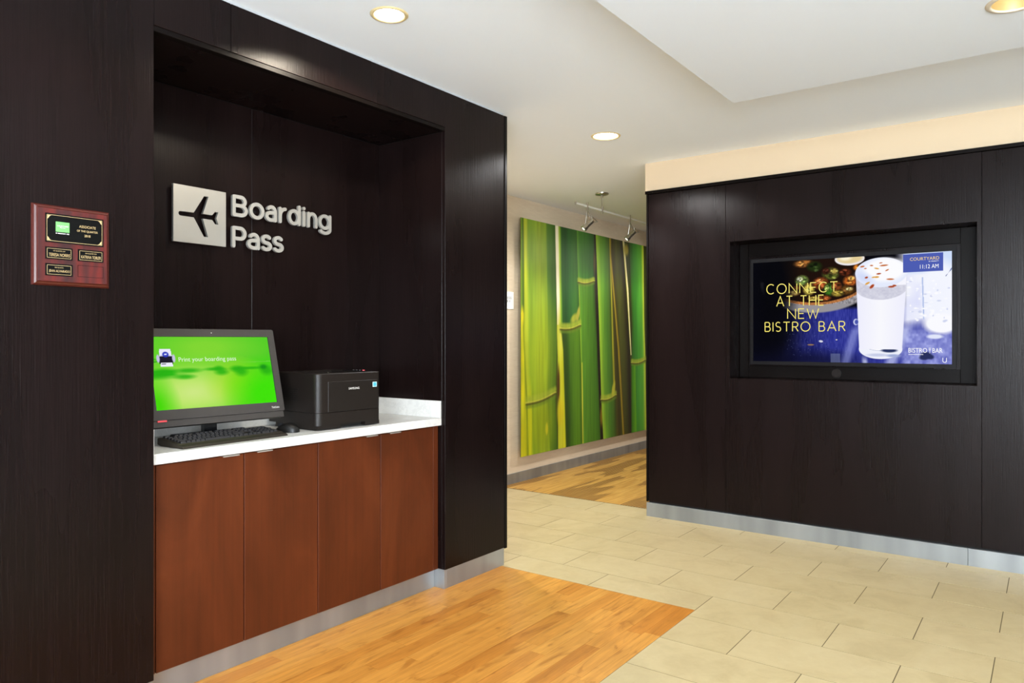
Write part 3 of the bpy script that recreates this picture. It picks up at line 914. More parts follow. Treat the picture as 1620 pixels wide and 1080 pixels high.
part(MB().box(QX0 + .12, QX1 - .12, PV + .007, FAR_Y - .0005, QZ1 - .30, QZ1 - .24), 'hanging_rail', M['nickel'], t)
part(MB().box(QX0 + .12, QX1 - .12, PV + .007, FAR_Y - .0005, QZ0 + .24, QZ0 + .30), 'hanging_rail', M['nickel'], t)
cv.build('print', picture_frame, attr_mat('bamboo_print', 0, .55), t, 0.0)

# ------------------------------------------------------------------ door sign on the corridor wall
t = thing('wall_sign', 'small white room sign with grey lettering beside the bamboo picture', 'sign', (4.88, FAR_Y, 1.472))
part(MB().box(4.755, 5.000, FAR_Y - .006, FAR_Y - .0005, 1.472, 1.618, .001), 'plate', M['sign_white'], t)
f = wall_frame(FAR_Y - .0065)
lt = MB()
text_mesh(lt, 'BUSINESS', 4.80, 4.966, 1.556, 1.576, f)
text_mesh(lt, 'LIBRARY', 4.80, 4.955, 1.528, 1.548, f)
part(lt, 'lettering', M['ink'], t)

# ------------------------------------------------------------------ track light
t = thing('track_light', 'satin nickel monorail track light hanging in front of the bamboo picture', 'track light', (5.338, 3.005, CEIL))
YR, ZR = 3.003, 2.287
part(MB().lathe([(0.001, -.016), (.050, -.014), (.055, -.010), (.055, -.0005)], 5.338, YR, CEIL, 32), 'canopy', M['nickel'], t, True)
part(MB().tube((5.338, YR, CEIL - .015), (5.338, YR, CEIL - .035), .011).tube((5.338, YR, CEIL - .03), (5.338, YR, ZR), .0045), 'rod', M['nickel'], t)
part(MB().tube((5.338, YR, ZR - .026), (5.338, YR, ZR + .03), .0095).tube((5.333, YR - .012, ZR), (5.333, YR - .012, ZR + .028), .006), 'rail_clamp', M['nickel'], t)
part(MB().box(4.925, 8.2, YR - .004, YR + .004, ZR - .008, ZR + .008, .001), 'rail', plain('white_rail', (.72, .70, .62, 1), .4), t)
part(MB().box(4.915, 4.928, YR - .006, YR + .006, ZR - .012, ZR + .012, .002), 'end_cap', M['nickel'], t)
def head(x, aim):
    root = part(MB().tube((x, YR, ZR - .035), (x, YR, ZR + .030), .0085).tube((x - .010, YR - .006, ZR - .028), (x - .010, YR - .006, ZR + .004), .005), 'lamp_head', M['nickel'], t)
    c = Vector((x - .015, YR - .01, ZR - .155))           # centre of the lamp body
    d = Vector(aim).normalized()
    f_, b_ = c + d * .045, c - d * .055
    side = d.cross(Vector((0, 0, 1))).normalized()
    top = Vector((x, YR, ZR - .035))
    part(MB().tube(b_, c + d * .02, .021, 20).tube(c + d * .02, f_, .027, 20), 'lamp_body', M['nickel'], root)
    part(MB().tube(f_ - d * .002, f_ + d * .0015, .015, 20), 'lens', M['head_lens'], root)
    bail = MB()
    bail.path([top, c + side * .034 + d * .015, c + side * .030 + d * .03], .0034).path([top, c - side * .034 + d * .015, c - side * .030 + d * .03], .0034)
    bail.path([top + Vector((.012, 0, -.005)), c - d * .04 + Vector((0, 0, .025))], .004)
    part(bail, 'bail', M['nickel'], root)
    fin = MB().path([b_ + Vector((-.01, 0, .035)), b_ + Vector((.085, .0, .004)), b_ + Vector((.005, 0, -.012)), b_ + Vector((-.01, 0, .035))], .0034)
    part(fin, 'handle_loop', M['nickel'], root)
    s = bpy.data.lights.new('track_bulb', 'SPOT')
    s.energy = 13; s.color = (1.0, .96, .90); s.spot_size = math.radians(150); s.spot_blend = 1.0; s.shadow_soft_size = .02
    so = bpy.data.objects.new('track_bulb', s)
    p = f_ + d * .01
    so.location = p - Vector(OFFS[t.name]); so.rotation_euler = d.to_track_quat('-Z', 'Y').to_euler()
    COL.objects.link(so); so.parent = t
head(5.100, (-.50, .42, -.58)); head(5.840, (-.46, .46, -.60)); head(6.62, (-.2, .62, -.6)); head(7.40, (-.2, .62, -.6))

# ------------------------------------------------------------------ boarding pass sign on the niche back
t = thing('airplane_sign_plate', 'brushed silver square plate with cut out airplane on the niche wall', 'sign', (1.657, 2.829, 1.604))
SF = wall_frame(2.8285)
plane = [(1.5718, 1.7269), (1.6274, 1.7280), (1.6726, 1.8018), (1.6919, 1.8018), (1.6668, 1.7285), (1.7085, 1.7285), (1.7214, 1.7440), (1.7362, 1.7440),
         (1.7270, 1.7180), (1.7362, 1.6925), (1.7214, 1.6925), (1.7085, 1.7085), (1.6668, 1.7085), (1.6900, 1.6350), (1.6715, 1.6350), (1.6274, 1.7085), (1.5718, 1.7085)]
plane += [(1.5718 - .0094 * math.sin(math.pi * k / 7), 1.7177 - .0092 * math.cos(math.pi * k / 7)) for k in range(1, 7)]
part(MB().plate([(1.5418, 1.6038), (1.7710, 1.6038), (1.7710, 1.8325), (1.5418, 1.8325)], [plane], .016, .028, SF), 'plate', M['silver'], t)
for px, pz in ((1.555, 1.62), (1.755, 1.62), (1.555, 1.815), (1.755, 1.815)):
    part(MB().tube((px, 2.8285, pz), (px, 2.812, pz), .006, 10), 'standoff', M['nickel'], t)
def sign_word(word, ranges, base, name, label):
    t = thing(name, label, 'sign', ((ranges[0][0] + ranges[-1][1]) / 2, 2.829, base))
    for ch, (a, b_) in zip(word, ranges):
        mb = MB()
        letter(mb, ch, a, b_, base, .0925, .0155, .016, .028, SF)
        part(mb, 'letter', M['silver_text'], t)
sign_word('Boarding', [(1.8021, 1.8760), (1.8840, 1.9590), (1.9640, 2.0240), (2.0344, 2.0790), (2.0842, 2.1540), (2.1620, 2.1835), (2.1910, 2.2500), (2.2574, 2.3330)], 1.7385,
          'boarding_sign', 'raised satin silver letters reading Boarding on the niche wall')
sign_word('Pass', [(1.8005, 1.8700), (1.8740, 1.9360), (1.9420, 1.9990), (2.0035, 2.0605)], 1.6050,
          'pass_sign', 'raised satin silver letters reading Pass below the upper word')

# ------------------------------------------------------------------ award plaque
t = thing('award_plaque', 'mahogany award plaque with engraved black plates on the dark wall', 'plaque', (.986, 2.371, 1.371))
f0 = wall_frame(2.3705)
A0, A1, Z0, Z1 = .8785, 1.0935, 1.371, 1.607
bd = MB()
prof = [(0.0, 0.0), (0.0, .006), (.004, .012), (.009, .0145), (.012, .0185)]
rings = [[f0(A0 + i, Z0 + i, d), f0(A1 - i, Z0 + i, d), f0(A1 - i, Z1 - i, d), f0(A0 + i, Z1 - i, d)] for i, d in prof]
for r0, r1 in zip(rings, rings[1:]):
    bd.add(r0 + r1, [(k, (k + 1) % 4, 4 + (k + 1) % 4, 4 + k) for k in range(4)])
part(bd, 'moulding', M['mahogany_edge'], t)
part(MB().box(A0 + .012, A1 - .012, 2.352, 2.3700, Z0 + .012, Z1 - .012), 'board', M['mahogany'], t)
f1 = wall_frame(2.3518)
def rect(mb, x0, x1, z0, z1, d0, d1, fr):
    c = [fr(x0, z0, d0), fr(x1, z0, d0), fr(x1, z1, d0), fr(x0, z1, d0), fr(x0, z0, d1), fr(x1, z0, d1), fr(x1, z1, d1), fr(x0, z1, d1)]
    return mb.add(c, [(0, 3, 2, 1), (4, 5, 6, 7), (0, 1, 5, 4), (1, 2, 6, 5), (2, 3, 7, 6), (3, 0, 4, 7)])
def border(mb, x0, x1, z0, z1, w, d, fr):
    for a, b_, c, e in ((x0, x1, z0, z0 + w), (x0, x1, z1 - w, z1), (x0, x0 + w, z0, z1), (x1 - w, x1, z0, z1)):
        rect(mb, a, b_, c, e, d, d + .0002, fr)
    return mb
tp = part(rect(MB(), .9088, 1.0706, 1.4966, 1.5810, 0, .0015, f1), 'title_plate', M['plate_black'], t)
gd = border(MB(), .9125, 1.0668, 1.5005, 1.5770, .0010, .0016, f1)
for cx, cz, sx, sz in ((.9145, 1.5025, 1, 1), (1.0648, 1.5025, -1, 1), (.9145, 1.5750, 1, -1), (1.0648, 1.5750, -1, -1)):
    L_ = .011
    pts = [(cx, cz), (cx + sx * L_, cz)] + [(cx + sx * L_ - sx * (L_ - .004) * math.sin(a), cz + sz * .0004 + sz * (L_ - .004) * (1 - math.cos(a))) for a in (0.5, 1.0, 1.4)] + [(cx, cz + sz * L_)]
    gd.add([f1(x, z, .0017) for x, z in pts], [tuple(range(len(pts)))])
part(gd, 'gold_border', M['gold_print'], tp)
tx = MB()
text_mesh(tx, 'ASSOCIATE', 1.0007, 1.0480, 1.5480, 1.5555, f1, .0018)
text_mesh(tx, 'OF THE QUARTER', .9944, 1.0540, 1.5345, 1.5415, f1, .0018)
text_mesh(tx, '2018', 1.0155, 1.0325, 1.5215, 1.5285, f1, .0018)
part(tx, 'lettering', M['gold_print'], tp)
part(rect(MB(), .9364, .9738, 1.5288, 1.5585, .0015, .0018, f1), 'emblem', M['green_print'], tp)
tx = MB()
text_mesh(tx, 'COURTYARD', .9400, .9702, 1.5445, 1.5482, f1, .0020)
text_mesh(tx, 'Marriott', .9480, .9625, 1.5400, 1.5434, f1, .0020)
for k, (a, b_) in enumerate(((.9366, .9405), (.9425, .9640), (.9660, .9735))):
    n = max(2, int((b_ - a) / .0022))
    for i in range(n):
        rect(tx, a + (b_ - a) * i / n, a + (b_ - a) * i / n + .0015, 1.5232, 1.5258, .0016, .0019, f1)
part(tx, 'emblem_lettering', M['white_print'], tp)
for (x0, x1, z0, z1), small, name in (((.9088, .9826, 1.4478, 1.4830), '1ST QUARTER 2018', 'TERESA NORRIS'), ((.9972, 1.0706, 1.4484, 1.4835), '2ND QUARTER 2018', 'KATRINA TOBLER'), ((.9088, .9826, 1.3995, 1.4345), '3RD QUARTER', 'JEAN ALVARADO')):
    npl = part(rect(MB(), x0, x1, z0, z1, 0, .0014, f1), 'name_plate', M['plate_black'], t)
    part(border(MB(), x0 + .0045, x1 - .004, z0 + .0035, z1 - .004, .0009, .0015, f1), 'gold_border', M['gold_print'], npl)
    tx = MB()
    mid = (x0 + x1) / 2; hw_ = .016 if len(small) > 12 else .012
    text_mesh(tx, small, mid - hw_, mid + hw_, z1 - .0130, z1 - .0092, f1, .0017)
    text_mesh(tx, name, x0 + .0095, x1 - .0075, z0 + .0085, z0 + .0175, f1, .0017)
    part(tx, 'lettering', M['gold_print'], npl)
part(border(MB(), .9975, 1.0710, 1.4008, 1.4356, .0009, .0001, f1), 'engraved_outline', M['plate_black'], t)

# ------------------------------------------------------------------ television in the recess
t = thing('television', 'wall mounted flat television showing a drink advertisement in the dark recess', 'television', (4.80, 1.006, 1.052))
TS = 4.776                                   # plane of the glass
B0, B1, C0, C1 = .428, 1.583, 1.054, 1.735   # outer
S0, S1, Q0, Q1 = .449, 1.563, 1.0755, 1.712  # picture
tf = tv_frame(TS)
part(MB().plate([(-B1, C0), (-B0, C0), (-B0, C1), (-B1, C1)], [[(-S1, Q0), (-S0, Q0), (-S0, Q1), (-S1, Q1)]], -.004, .006, tf), 'bezel', M['tv_bezel'], t)
part(MB().box(TS + .004, 4.808, B0 + .006, B1 - .006, C0 + .006, C1 - .006), 'housing', M['black'], t)
cv = Canvas(640, 362, 0, 1, 0, 1, 11)
X, Y = cv.X, cv.Y
cv.fill((4, 4, 12))
# blue table
g = np.clip((X - .08) / .35, 0, 1)
tab = np.stack([12 + 36 * g, 14 + 40 * g, 48 + 100 * g], -1)
wave = (cv.noise(200, 24) - .5)[..., None] * 26
cv.over(np.clip((.54 - Y) / .04, 0, 1) * np.clip((X - .08) / .10, 0, 1), tab + wave)
cv.blob(.30, .0, .25, .10, (14, 16, 52), 1.0, 0, .7)
cv.blob(.13, .30, .10, .30, (4, 4, 14), 1.2, 0, .9)
# bowl of roast sprouts
cv.over(cv.ellmask(.345, .78, .30, .30, .05) * (Y < .80) * (Y > .40), (150, 146, 150))
cv.over(cv.ellmask(.345, .80, .27, .235, .04), (26, 12, 8))
m_ = cv.ellmask(.345, .80, .275, .245, .02) * (1 - cv.ellmask(.345, .81, .262, .230, .03)) * (Y < .72)
cv.over(m_, (176, 112, 62))
cv.over((Y > .72) * (X < .60) * 1.0 * cv.ellmask(.36, 1.0, .28, .36, .3), (28, 14, 8))
for cx, cy, rx, ry, col in ((.282, .965, .052, .035, (172, 108, 50)), (.34, .93, .04, .05, (30, 44, 14)), (.272, .80, .035, .05, (120, 148, 70)), (.262, .815, .018, .025, (205, 215, 160)), (.212, .675, .045, .028, (176, 138, 72)),
                            (.31, .71, .03, .055, (196, 176, 76)), (.425, .853, .042, .058, (96, 104, 40)), (.44, .875, .022, .028, (170, 150, 70)), (.40, .88, .02, .03, (60, 26, 14)), (.372, .765, .040, .055, (160, 76, 32)), (.365, .785, .02, .025, (220, 130, 70)),
                            (.419, .70, .030, .06, (60, 110, 30)), (.405, .715, .012, .028, (160, 190, 90)), (.524, .775, .034, .05, (190, 96, 34)), (.53, .80, .018, .022, (240, 170, 80)), (.505, .69, .042, .045, (92, 60, 22)), (.52, .70, .018, .018, (206, 180, 110)),
                            (.455, .73, .025, .05, (120, 60, 26)), (.46, .66, .03, .03, (150, 130, 50)), (.39, .62, .035, .025, (140, 70, 30)), (.50, .86, .03, .035, (84, 34, 16)), (.335, .62, .03, .02, (170, 140, 60)), (.24, .73, .02, .02, (110, 56, 24)), (.56, .90, .02, .03, (210, 120, 40))):
    cv.blob(cx, cy, rx * 1.1, ry * 1.1, (22, 11, 6), .5, 0, .8)
    cv.blob(cx, cy, rx * .95, ry * .95, col, .6)
    for q in range(6):
        a_ = cv.rng.rand() * 6.28; r_ = cv.rng.rand() * .8
        px_, py_ = cx + rx * r_ * math.cos(a_), cy + ry * r_ * math.sin(a_)
        if q % 2: cv.blob(px_, py_, rx * .28, ry * .16, tuple(min(255, v_ * 1.5 + 26) for v_ in col), .9, a_, .8)
        else: cv.blob(px_, py_, rx * .30, ry * .20, tuple(v_ * .35 for v_ in col), .9, a_, .8)
tex = (cv.noise(150, 90) * .5 + cv.noise(260, 150) * .5 - .5)[..., None]
cv.C = np.where(((Y > .56) & (X < .58) & (X > .15))[..., None] & (cv.C.sum(-1, keepdims=True) > 90), cv.C * (1 + .7 * tex), cv.C)
cv.blob(.12, .75, .10, .5, (3, 3, 8), .9)
cv.blob(.521, .985, .075, .062, (236, 232, 236), .06); cv.blob(.521, .990, .064, .048, (226, 204, 150), .3); cv.blob(.50, 1.0, .03, .03, (250, 240, 210), .8)
# pale right side
nz = cv.noise(14, 9)
pal = np.stack([220 + 26 * nz, 223 + 24 * nz, 250 + 3 * nz], -1)
cv.over(np.clip((X - .74) / .06, 0, 1) * np.clip((Y - .30 - .25 * (X - .8)) / .10, 0, 1), pal)
cv.over(np.clip((X - .775) / .02, 0, 1) * np.clip((Y - .80) / .05, 0, 1), (206, 222, 250))
nz = cv.noise(40, 18) * .6 + cv.noise(110, 50) * .4
low = np.stack([84 + 90 * nz, 90 + 90 * nz, 178 + 60 * nz], -1)
cv.over(np.clip((X - .76) / .03, 0, 1) * np.clip((.36 - Y) / .10, 0, 1), low)
def beam(xa, xb, top, w, col, alpha):       # streak of light across the table, from (xa, 0) to (xb, top)
    xc = xa + (xb - xa) * Y / top
    cv.over(np.clip(1.35 - np.abs(X - xc) / w, 0, 1) * np.clip((top - Y) / .06, 0, 1) * alpha, col)
beam(.50, .56, .36, .026, (150, 158, 222), .62); beam(.722, .80, .37, .03, (206, 212, 246), .7); beam(.598, .592, .08, .014, (220, 225, 250), .7)
cv.over(np.clip((.20 - Y) / .2, 0, 1) * np.clip((.60 - X) / .4, 0, 1) * .45, (8, 8, 30))
# far glass
cv.blob(.95, .62, .085, .30, (244, 246, 255), .35, 0, .9)
cv.blob(.955, .36, .08, .09, (250, 250, 255), .4)
cv.poly([(.866, .78), (.872, .78), (.878, .40), (.872, .40)], (176, 192, 232)); cv.poly([(.97, .78), (.975, .78), (1, .86), (1, .84)], (70, 90, 150))
cv.blob(.925, .245, .035, .02, (225, 230, 250), .5)
for k in range(60):
    cv.blob(.80 + .19 * cv.rng.rand(), .36 + .42 * cv.rng.rand(), .002 + .008 * cv.rng.rand(), .003 + .008 * cv.rng.rand(), (252, 252, 255) if cv.rng.rand() > .3 else (206, 212, 238), .8)
# tall frothy glass
gl = ((Y < .845) & (Y > .13)) * 1.0
half = np.interp(Y, [.13, .845], [.1045, .1245])
cx = np.interp(Y, [.13, .845], [.6725, .6755])
edge = np.clip((half - np.abs(X - cx)) / .004, 0, 1)
body = np.stack([248 - 10 * np.abs(X - cx) / half, 248 - 10 * np.abs(X - cx) / half, 253 + 0 * X], -1)
cv.over(edge * gl, body)
cv.over(cv.ellmask(.6725, .13, .1045, .092, .03), (240, 242, 252))
cv.over(cv.ellmask(.6725, .205, .094, .085, .05) * (Y < .22), (252, 252, 255))
m_ = np.clip((np.abs(cv.ellmask(.6725, .205, .098, .090, .04) - .5) < .42) * 1.0, 0, 1) * (Y < .19)
cv.over(m_ * .6, (120, 130, 170))
cv.blob(.715, .118, .036, .018, (40, 52, 96), .5); cv.blob(.66, .075, .05, .014, (200, 206, 232), .8); cv.blob(.735, .07, .03, .014, (160, 172, 214), .8)
nz = cv.noise(120, 70) * .6 + cv.noise(30, 18) * .4
foam = np.stack([196 + 26 * nz, 196 + 26 * nz, 214 + 20 * nz], -1)
cv.over(edge * ((Y < .845) * 1.0) * (1 - (1 - cv.ellmask(.6755, .715, .128, .128, .04)) * (Y < .715)), foam)
cv.over(edge * ((Y < .845) & (Y > .72)) * np.clip((X - .70) / .06, 0, 1), (246, 246, 254))
cv.over(edge * ((Y < .72) & (Y > .13)) * (1 - cv.ellmask(.6755, .715, .130, .128, .04)), body)
cv.over(cv.ellmask(.6755, .842, .126, .138, .02), (228, 234, 252))
cv.over(cv.ellmask(.695, .865, .098, .108, .35), (252, 252, 255))
cv.blob(.595, .80, .03, .05, (206, 216, 248), 1.2, .6, .8)
for a_, b_, r_, w_, h_ in ((.585, .905, .4, .014, .006), (.605, .80, 1.1, .012, .006), (.632, .715, 1.2, .026, .007), (.61, .745, .9, .02, .006), (.72, .775, -.1, .022, .006), (.725, .705, .0, .018, .007), (.655, .88, -.5, .016, .005), (.69, .905, .1, .024, .006), (.665, .83, .2, .014, .006), (.64, .80, .4, .012, .005), (.705, .86, .8, .014, .004), (.60, .885, .2, .008, .004), (.63, .91, -.3, .01, .005), (.675, .93, .3, .01, .004), (.655, .80, .1, .014, .007), (.74, .715, -.5, .012, .006)):
    cv.blob(a_, b_, w_ * .8, h_ * 1.2, ((196, 104, 52), (222, 160, 70), (170, 70, 36))[int(a_ * 1000) % 3], .5, r_)
cv.blob(.553, .385, .013, .03, (210, 216, 245), .3); cv.blob(.556, .385, .009, .022, (70, 82, 170), .4)
cv.blob(.374, .202, .012, .010, (215, 215, 230), .4, -.7); cv.blob(.320, .168, .018, .007, (150, 116, 80), .4); cv.blob(.455, .217, .005, .005, (225, 215, 200), .4)
cv.poly([(.425, .0), (.474, .0), (.474, .085), (.425, .085)], (120, 130, 160), .55)
cv.blob(.885, .075, .026, .032, (38, 46, 92), .5); cv.blob(.875, .055, .02, .02, (38, 46, 92), .6); cv.blob(.905, .062, .016, .02, (38, 46, 92), .6)
for k in range(90):
    cv.blob(.19 + .36 * cv.rng.rand(), .02 + .42 * cv.rng.rand(), .0012, .0018, (130, 140, 200), .8, 0, .8)
cv.over(((X > .78) & (X < .961) & (Y > .831) & (Y < .994)) * 1.0, (76, 92, 178))
def on_tv(x, y, d):            # picture fractions to the wall
    return tf(-S1 + x * (S1 - S0), Q0 + y * (Q1 - Q0), d)
scr = cv.build('screen', on_tv, attr_mat('tv_picture', 1.0), t, 0.0)
yel = emis('yellow_caption', rgb(240, 222, 98), 1.0); whi = emis('white_caption', rgb(250, 250, 252), 1.0); amb = emis('amber_caption', rgb(240, 205, 110), 1.0)
AS = (S1 - S0) / (Q1 - Q0)
def cap_frame(x, y, d):        # square units (picture heights)
    return on_tv(x / AS, y, d)
WID = {'C': .86, 'O': 1.02, 'N': .86, 'E': .62, 'T': .76, 'A': .92, 'H': .82, 'W': 1.18, 'B': .66, 'I': .10, 'S': .62, 'R': .68, ' ': .42}
def caption(line, x0, x1, y0, y1):
    cap = y1 - y0
    gap = .20
    tot = sum(WID[c] for c in line) + gap * (len(line) - 1)
    k = (x1 - x0) * AS / tot
    x = x0 * AS
    w = .0088
    for word in line.split(' '):
        mb = MB()
        for c in word:
            letter(mb, c, x, x + max(WID[c] * k, w * 1.02), y0, cap, w, .0003, .0006, cap_frame, False)
            x += (WID[c] + gap) * k
        part(mb, 'lettering', yel, scr)
        x += (WID[' '] + gap) * k
caption('CONNECT', .075, .462, .675, .779); caption('AT THE', .131, .390, .548, .655)
caption('NEW', .192, .365, .423, .526); caption('BISTRO BAR', .065, .501, .297, .397)
text_mesh(mb := MB(), 'COURTYARD', .812, .944, .932, .961, on_tv, .0005); part(mb, 'lettering', amb, scr)
for body, box_ in (('11:12 AM', (.858, .941, .857, .893)), ('BY MARRIOTT', (.898, .943, .914, .924)), ('BISTRO', (.805, .890, .100, .142)), ('BAR', (.914, .959, .100, .142))):
    part(text_mesh(MB(), body, *box_, on_tv, .0005), 'lettering', whi, scr)
mb = MB()
for k in (-1, 0, 1):           # fork mark between the two words
    mb.stroke([(.902 * AS + k * .006, .125), (.902 * AS + k * .006, .146)], .0025, .0004, .0006, cap_frame)
mb.stroke([(.902 * AS - .006, .125), (.902 * AS + .006, .125)], .0025, .0004, .0006, cap_frame); mb.stroke([(.902 * AS, .125), (.902 * AS, .096)], .003, .0004, .0006, cap_frame)
part(mb, 'fork_mark', whi, scr)
mb = MB()
for k in range(14): mb.stroke([(.806 * AS + k * .0085, .084), (.806 * AS + k * .0085 + .005, .084)], .007, .0004, .0006, cap_frame, False, False)
tag(part(mb, 'fine_print', whi, scr), kind='stuff')
mb = MB().stroke([(.960 * AS, .055), (.960 * AS, .028)] + arc(.968 * AS, .028, .008 * AS, .012, 180, 360, 8)[1:] + [(.976 * AS, .055)], .005, .0004, .0006, cap_frame)
part(mb, 'corner_mark', whi, scr)

def xz_disc(mb, x0, x1, y, z, r, n=28, r2=None):
    return mb.tube((x0, y, z), (x1, y, z), r, n, r2)
t = thing('round_sensor', 'small round black sensor puck below the television', 'sensor', (4.8075, 1.060, 1.007))
part(xz_disc(MB(), 4.8075, 4.793, 1.060, 1.007, .0285), 'body', M['black'], t)
part(xz_disc(MB(), 4.793, 4.790, 1.060, 1.007, .0265, 28, .022), 'face', plain('puck_face', (0.013, 0.010, 0.0095, 1), 0.6, 0, 0.12), t)

# ------------------------------------------------------------------ all-in-one computer
MW, MH, TILT = .489, .275, math.radians(15.02)
ex_yaw = math.radians(-2.948)
BRp = Vector((1.841, 2.547, .958))
exv = Vector((math.cos(ex_yaw), math.sin(ex_yaw), 0))
mid = BRp - exv * (MW / 2)
t = thing('desktop_computer', 'dark grey all in one computer with bright green screen on the counter', 'computer', (mid.x, mid.y, .8322), ex_yaw, None, False)
ZB = .958 - .8322
def mf(x, y, d):               # screen plane: x from centre, y up the tilted face, d out of it
    return (x, y * math.sin(TILT) - d * math.cos(TILT), ZB + y * math.cos(TILT) + d * math.sin(TILT))
def mbox(mb, x0, x1, y0, y1, d0, d1):
    return rect(mb, x0, x1, y0, y1, d0, d1, mf)
hw = MW / 2
OX, OT, OB, OL = hw + .0275, MH + .030, -.0365, -.061
def rr(x0, x1, y0, y1, r, n=5):
    p = []
    for cx_, cy_, a0 in ((x1 - r, y1 - r, 0), (x0 + r, y1 - r, 90), (x0 + r, y0 + r, 180), (x1 - r, y0 + r, 270)):
        p += [(cx_ + r * math.cos(math.radians(a0 + 90 * k / n)), cy_ + r * math.sin(math.radians(a0 + 90 * k / n))) for k in range(n + 1)]
    return p
part(MB().plate(rr(-OX, OX, OB, OT, .007), [[(-hw, 0), (hw, 0), (hw, MH), (-hw, MH)]], -.008, .004, mf), 'bezel', M['bezel'], t)
bk = MB()
mbox(bk, -OX + .002, OX - .002, OB + .002, OT - .002, -.040, -.0082)
mbox(bk, -.17, .17, .0, .22, -.062, -.040)
part(bk, 'housing', M['black'], t)
part(mbox(MB(), -OX + .004, OX - .006, OL, OB - .0012, -.030, .001), 'chin_bar', M['bezel'], t)
part(mbox(MB(), -hw - .002, -hw + .031, OB - .0065, OB - .0005, .0012, .0052), 'red_label', M['red'], t)
part(MB().tube(mf(0, MH + .0145, .0040), mf(0, MH + .0145, .0052), .0018, 12), 'camera_lens', M['white_print'], t)
mb = MB(); text_mesh(mb, 'ThinkCentre', hw - .0305, hw + .004, -.0245, -.0165, mf, .0046); part(mb, 'lettering', M['white_print'], t)
cv = Canvas(300, 170, 0, 1, 0, 1, 21)
X, Y = cv.X, cv.Y
cv.fill((44, 196, 28))
cv.blob(.45, .85, .55, .32, (128, 214, 50), 1.6)
cv.blob(.30, .22, .52, .36, (164, 226, 66), 1.3)
cv.blob(.30, .22, .26, .22, (204, 232, 130), 1.8)
cv.blob(.70, .33, .18, .22, (160, 222, 30), 1.6, 0, .8)
cv.blob(.93, .12, .26, .40, (64, 226, 6), 1.2)
cv.blob(.0, .05, .12, .30, (70, 216, 8), 1.4)
cv.over(np.clip((np.abs(Y - .50) < .035) * 1.0, 0, 1) * np.clip((.20 - X) / .05, 0, 1) * .9, (40, 190, 20))
for a_, b_, w_, h_ in ((.09, .525, .09, .035), (.03, .47, .16, .045), (.28, .525, .09, .030), (.50, .535, .08, .022), (.53, .545, .035, .032), (.68, .53, .05, .04), (.72, .49, .05, .06), (.80, .535, .12, .018), (.925, .54, .04, .045), (.95, .49, .05, .06), (.25, .44, .07, .03), (.55, .49, .05, .04)):
    cv.blob(a_, b_, w_, h_, (40, 176, 18), 1.1, 0, .85)
cv.blob(.925, .545, .026, .03, (22, 140, 26), 1.0, 0, .8)
cv.over((np.abs(Y - .625 - .02 * (X - .8)) < .005) * np.clip((X - .70) / .2, 0, 1) * .5, (150, 220, 110))
for a_, b_, r_ in ((.02, .70, -.6), (.035, .655, .3), (.015, .64, 1.2)):
    cv.blob(a_, b_, .035, .007, (24, 140, 20), .8, r_, .8)
# printer pictogram
cv.poly([(.078, .83), (.162, .83), (.170, .70), (.072, .70)], (236, 234, 250))
cv.blob(.120, .705, .055, .045, (176, 178, 214), .25)
cv.poly([(.066, .73), (.174, .73), (.186, .655), (.056, .655)], (30, 26, 44)); cv.blob(.062, .70, .012, .055, (196, 196, 226), .4); cv.blob(.180, .70, .012, .055, (196, 196, 226), .4)
cv.poly([(.070, .655), (.172, .655), (.172, .625), (.070, .625)], (14, 12, 20))
cv.poly([(.078, .640), (.164, .640), (.170, .590), (.074, .590)], (238, 238, 252)); cv.poly([(.084, .628), (.118, .628), (.114, .618), (.083, .618)], (60, 60, 90))
cv.blob(.121, .755, .024, .038, (50, 60, 190), .2)
cv.blob(.121, .758, .014, .006, (230, 235, 255), .5, .75); cv.blob(.121, .758, .012, .006, (230, 235, 255), .5, -.75)
scr2 = cv.build('screen', lambda x, y, d: mf(-hw + x * MW, y * MH, d), attr_mat('computer_picture', 1.0), t, -.002)
mb = MB(); text_mesh(mb, 'Print your boarding pass', -hw + .216 * MW, -hw + .688 * MW, .632 * MH, .712 * MH, mf, -.0015)
part(mb, 'lettering', emis('pale_caption', rgb(226, 246, 214), 1.0), scr2)
nk = MB(); nk.box(-.026, .026, .075, .10, .012, .17); nk.box(-.026, .026, .045, .10, .10, .17)
part(nk, 'neck', M['black_gloss'], t)
part(MB().box(-.10, .10, .045, .20, 0, .012, .003), 'stand_base', M['black'], t)

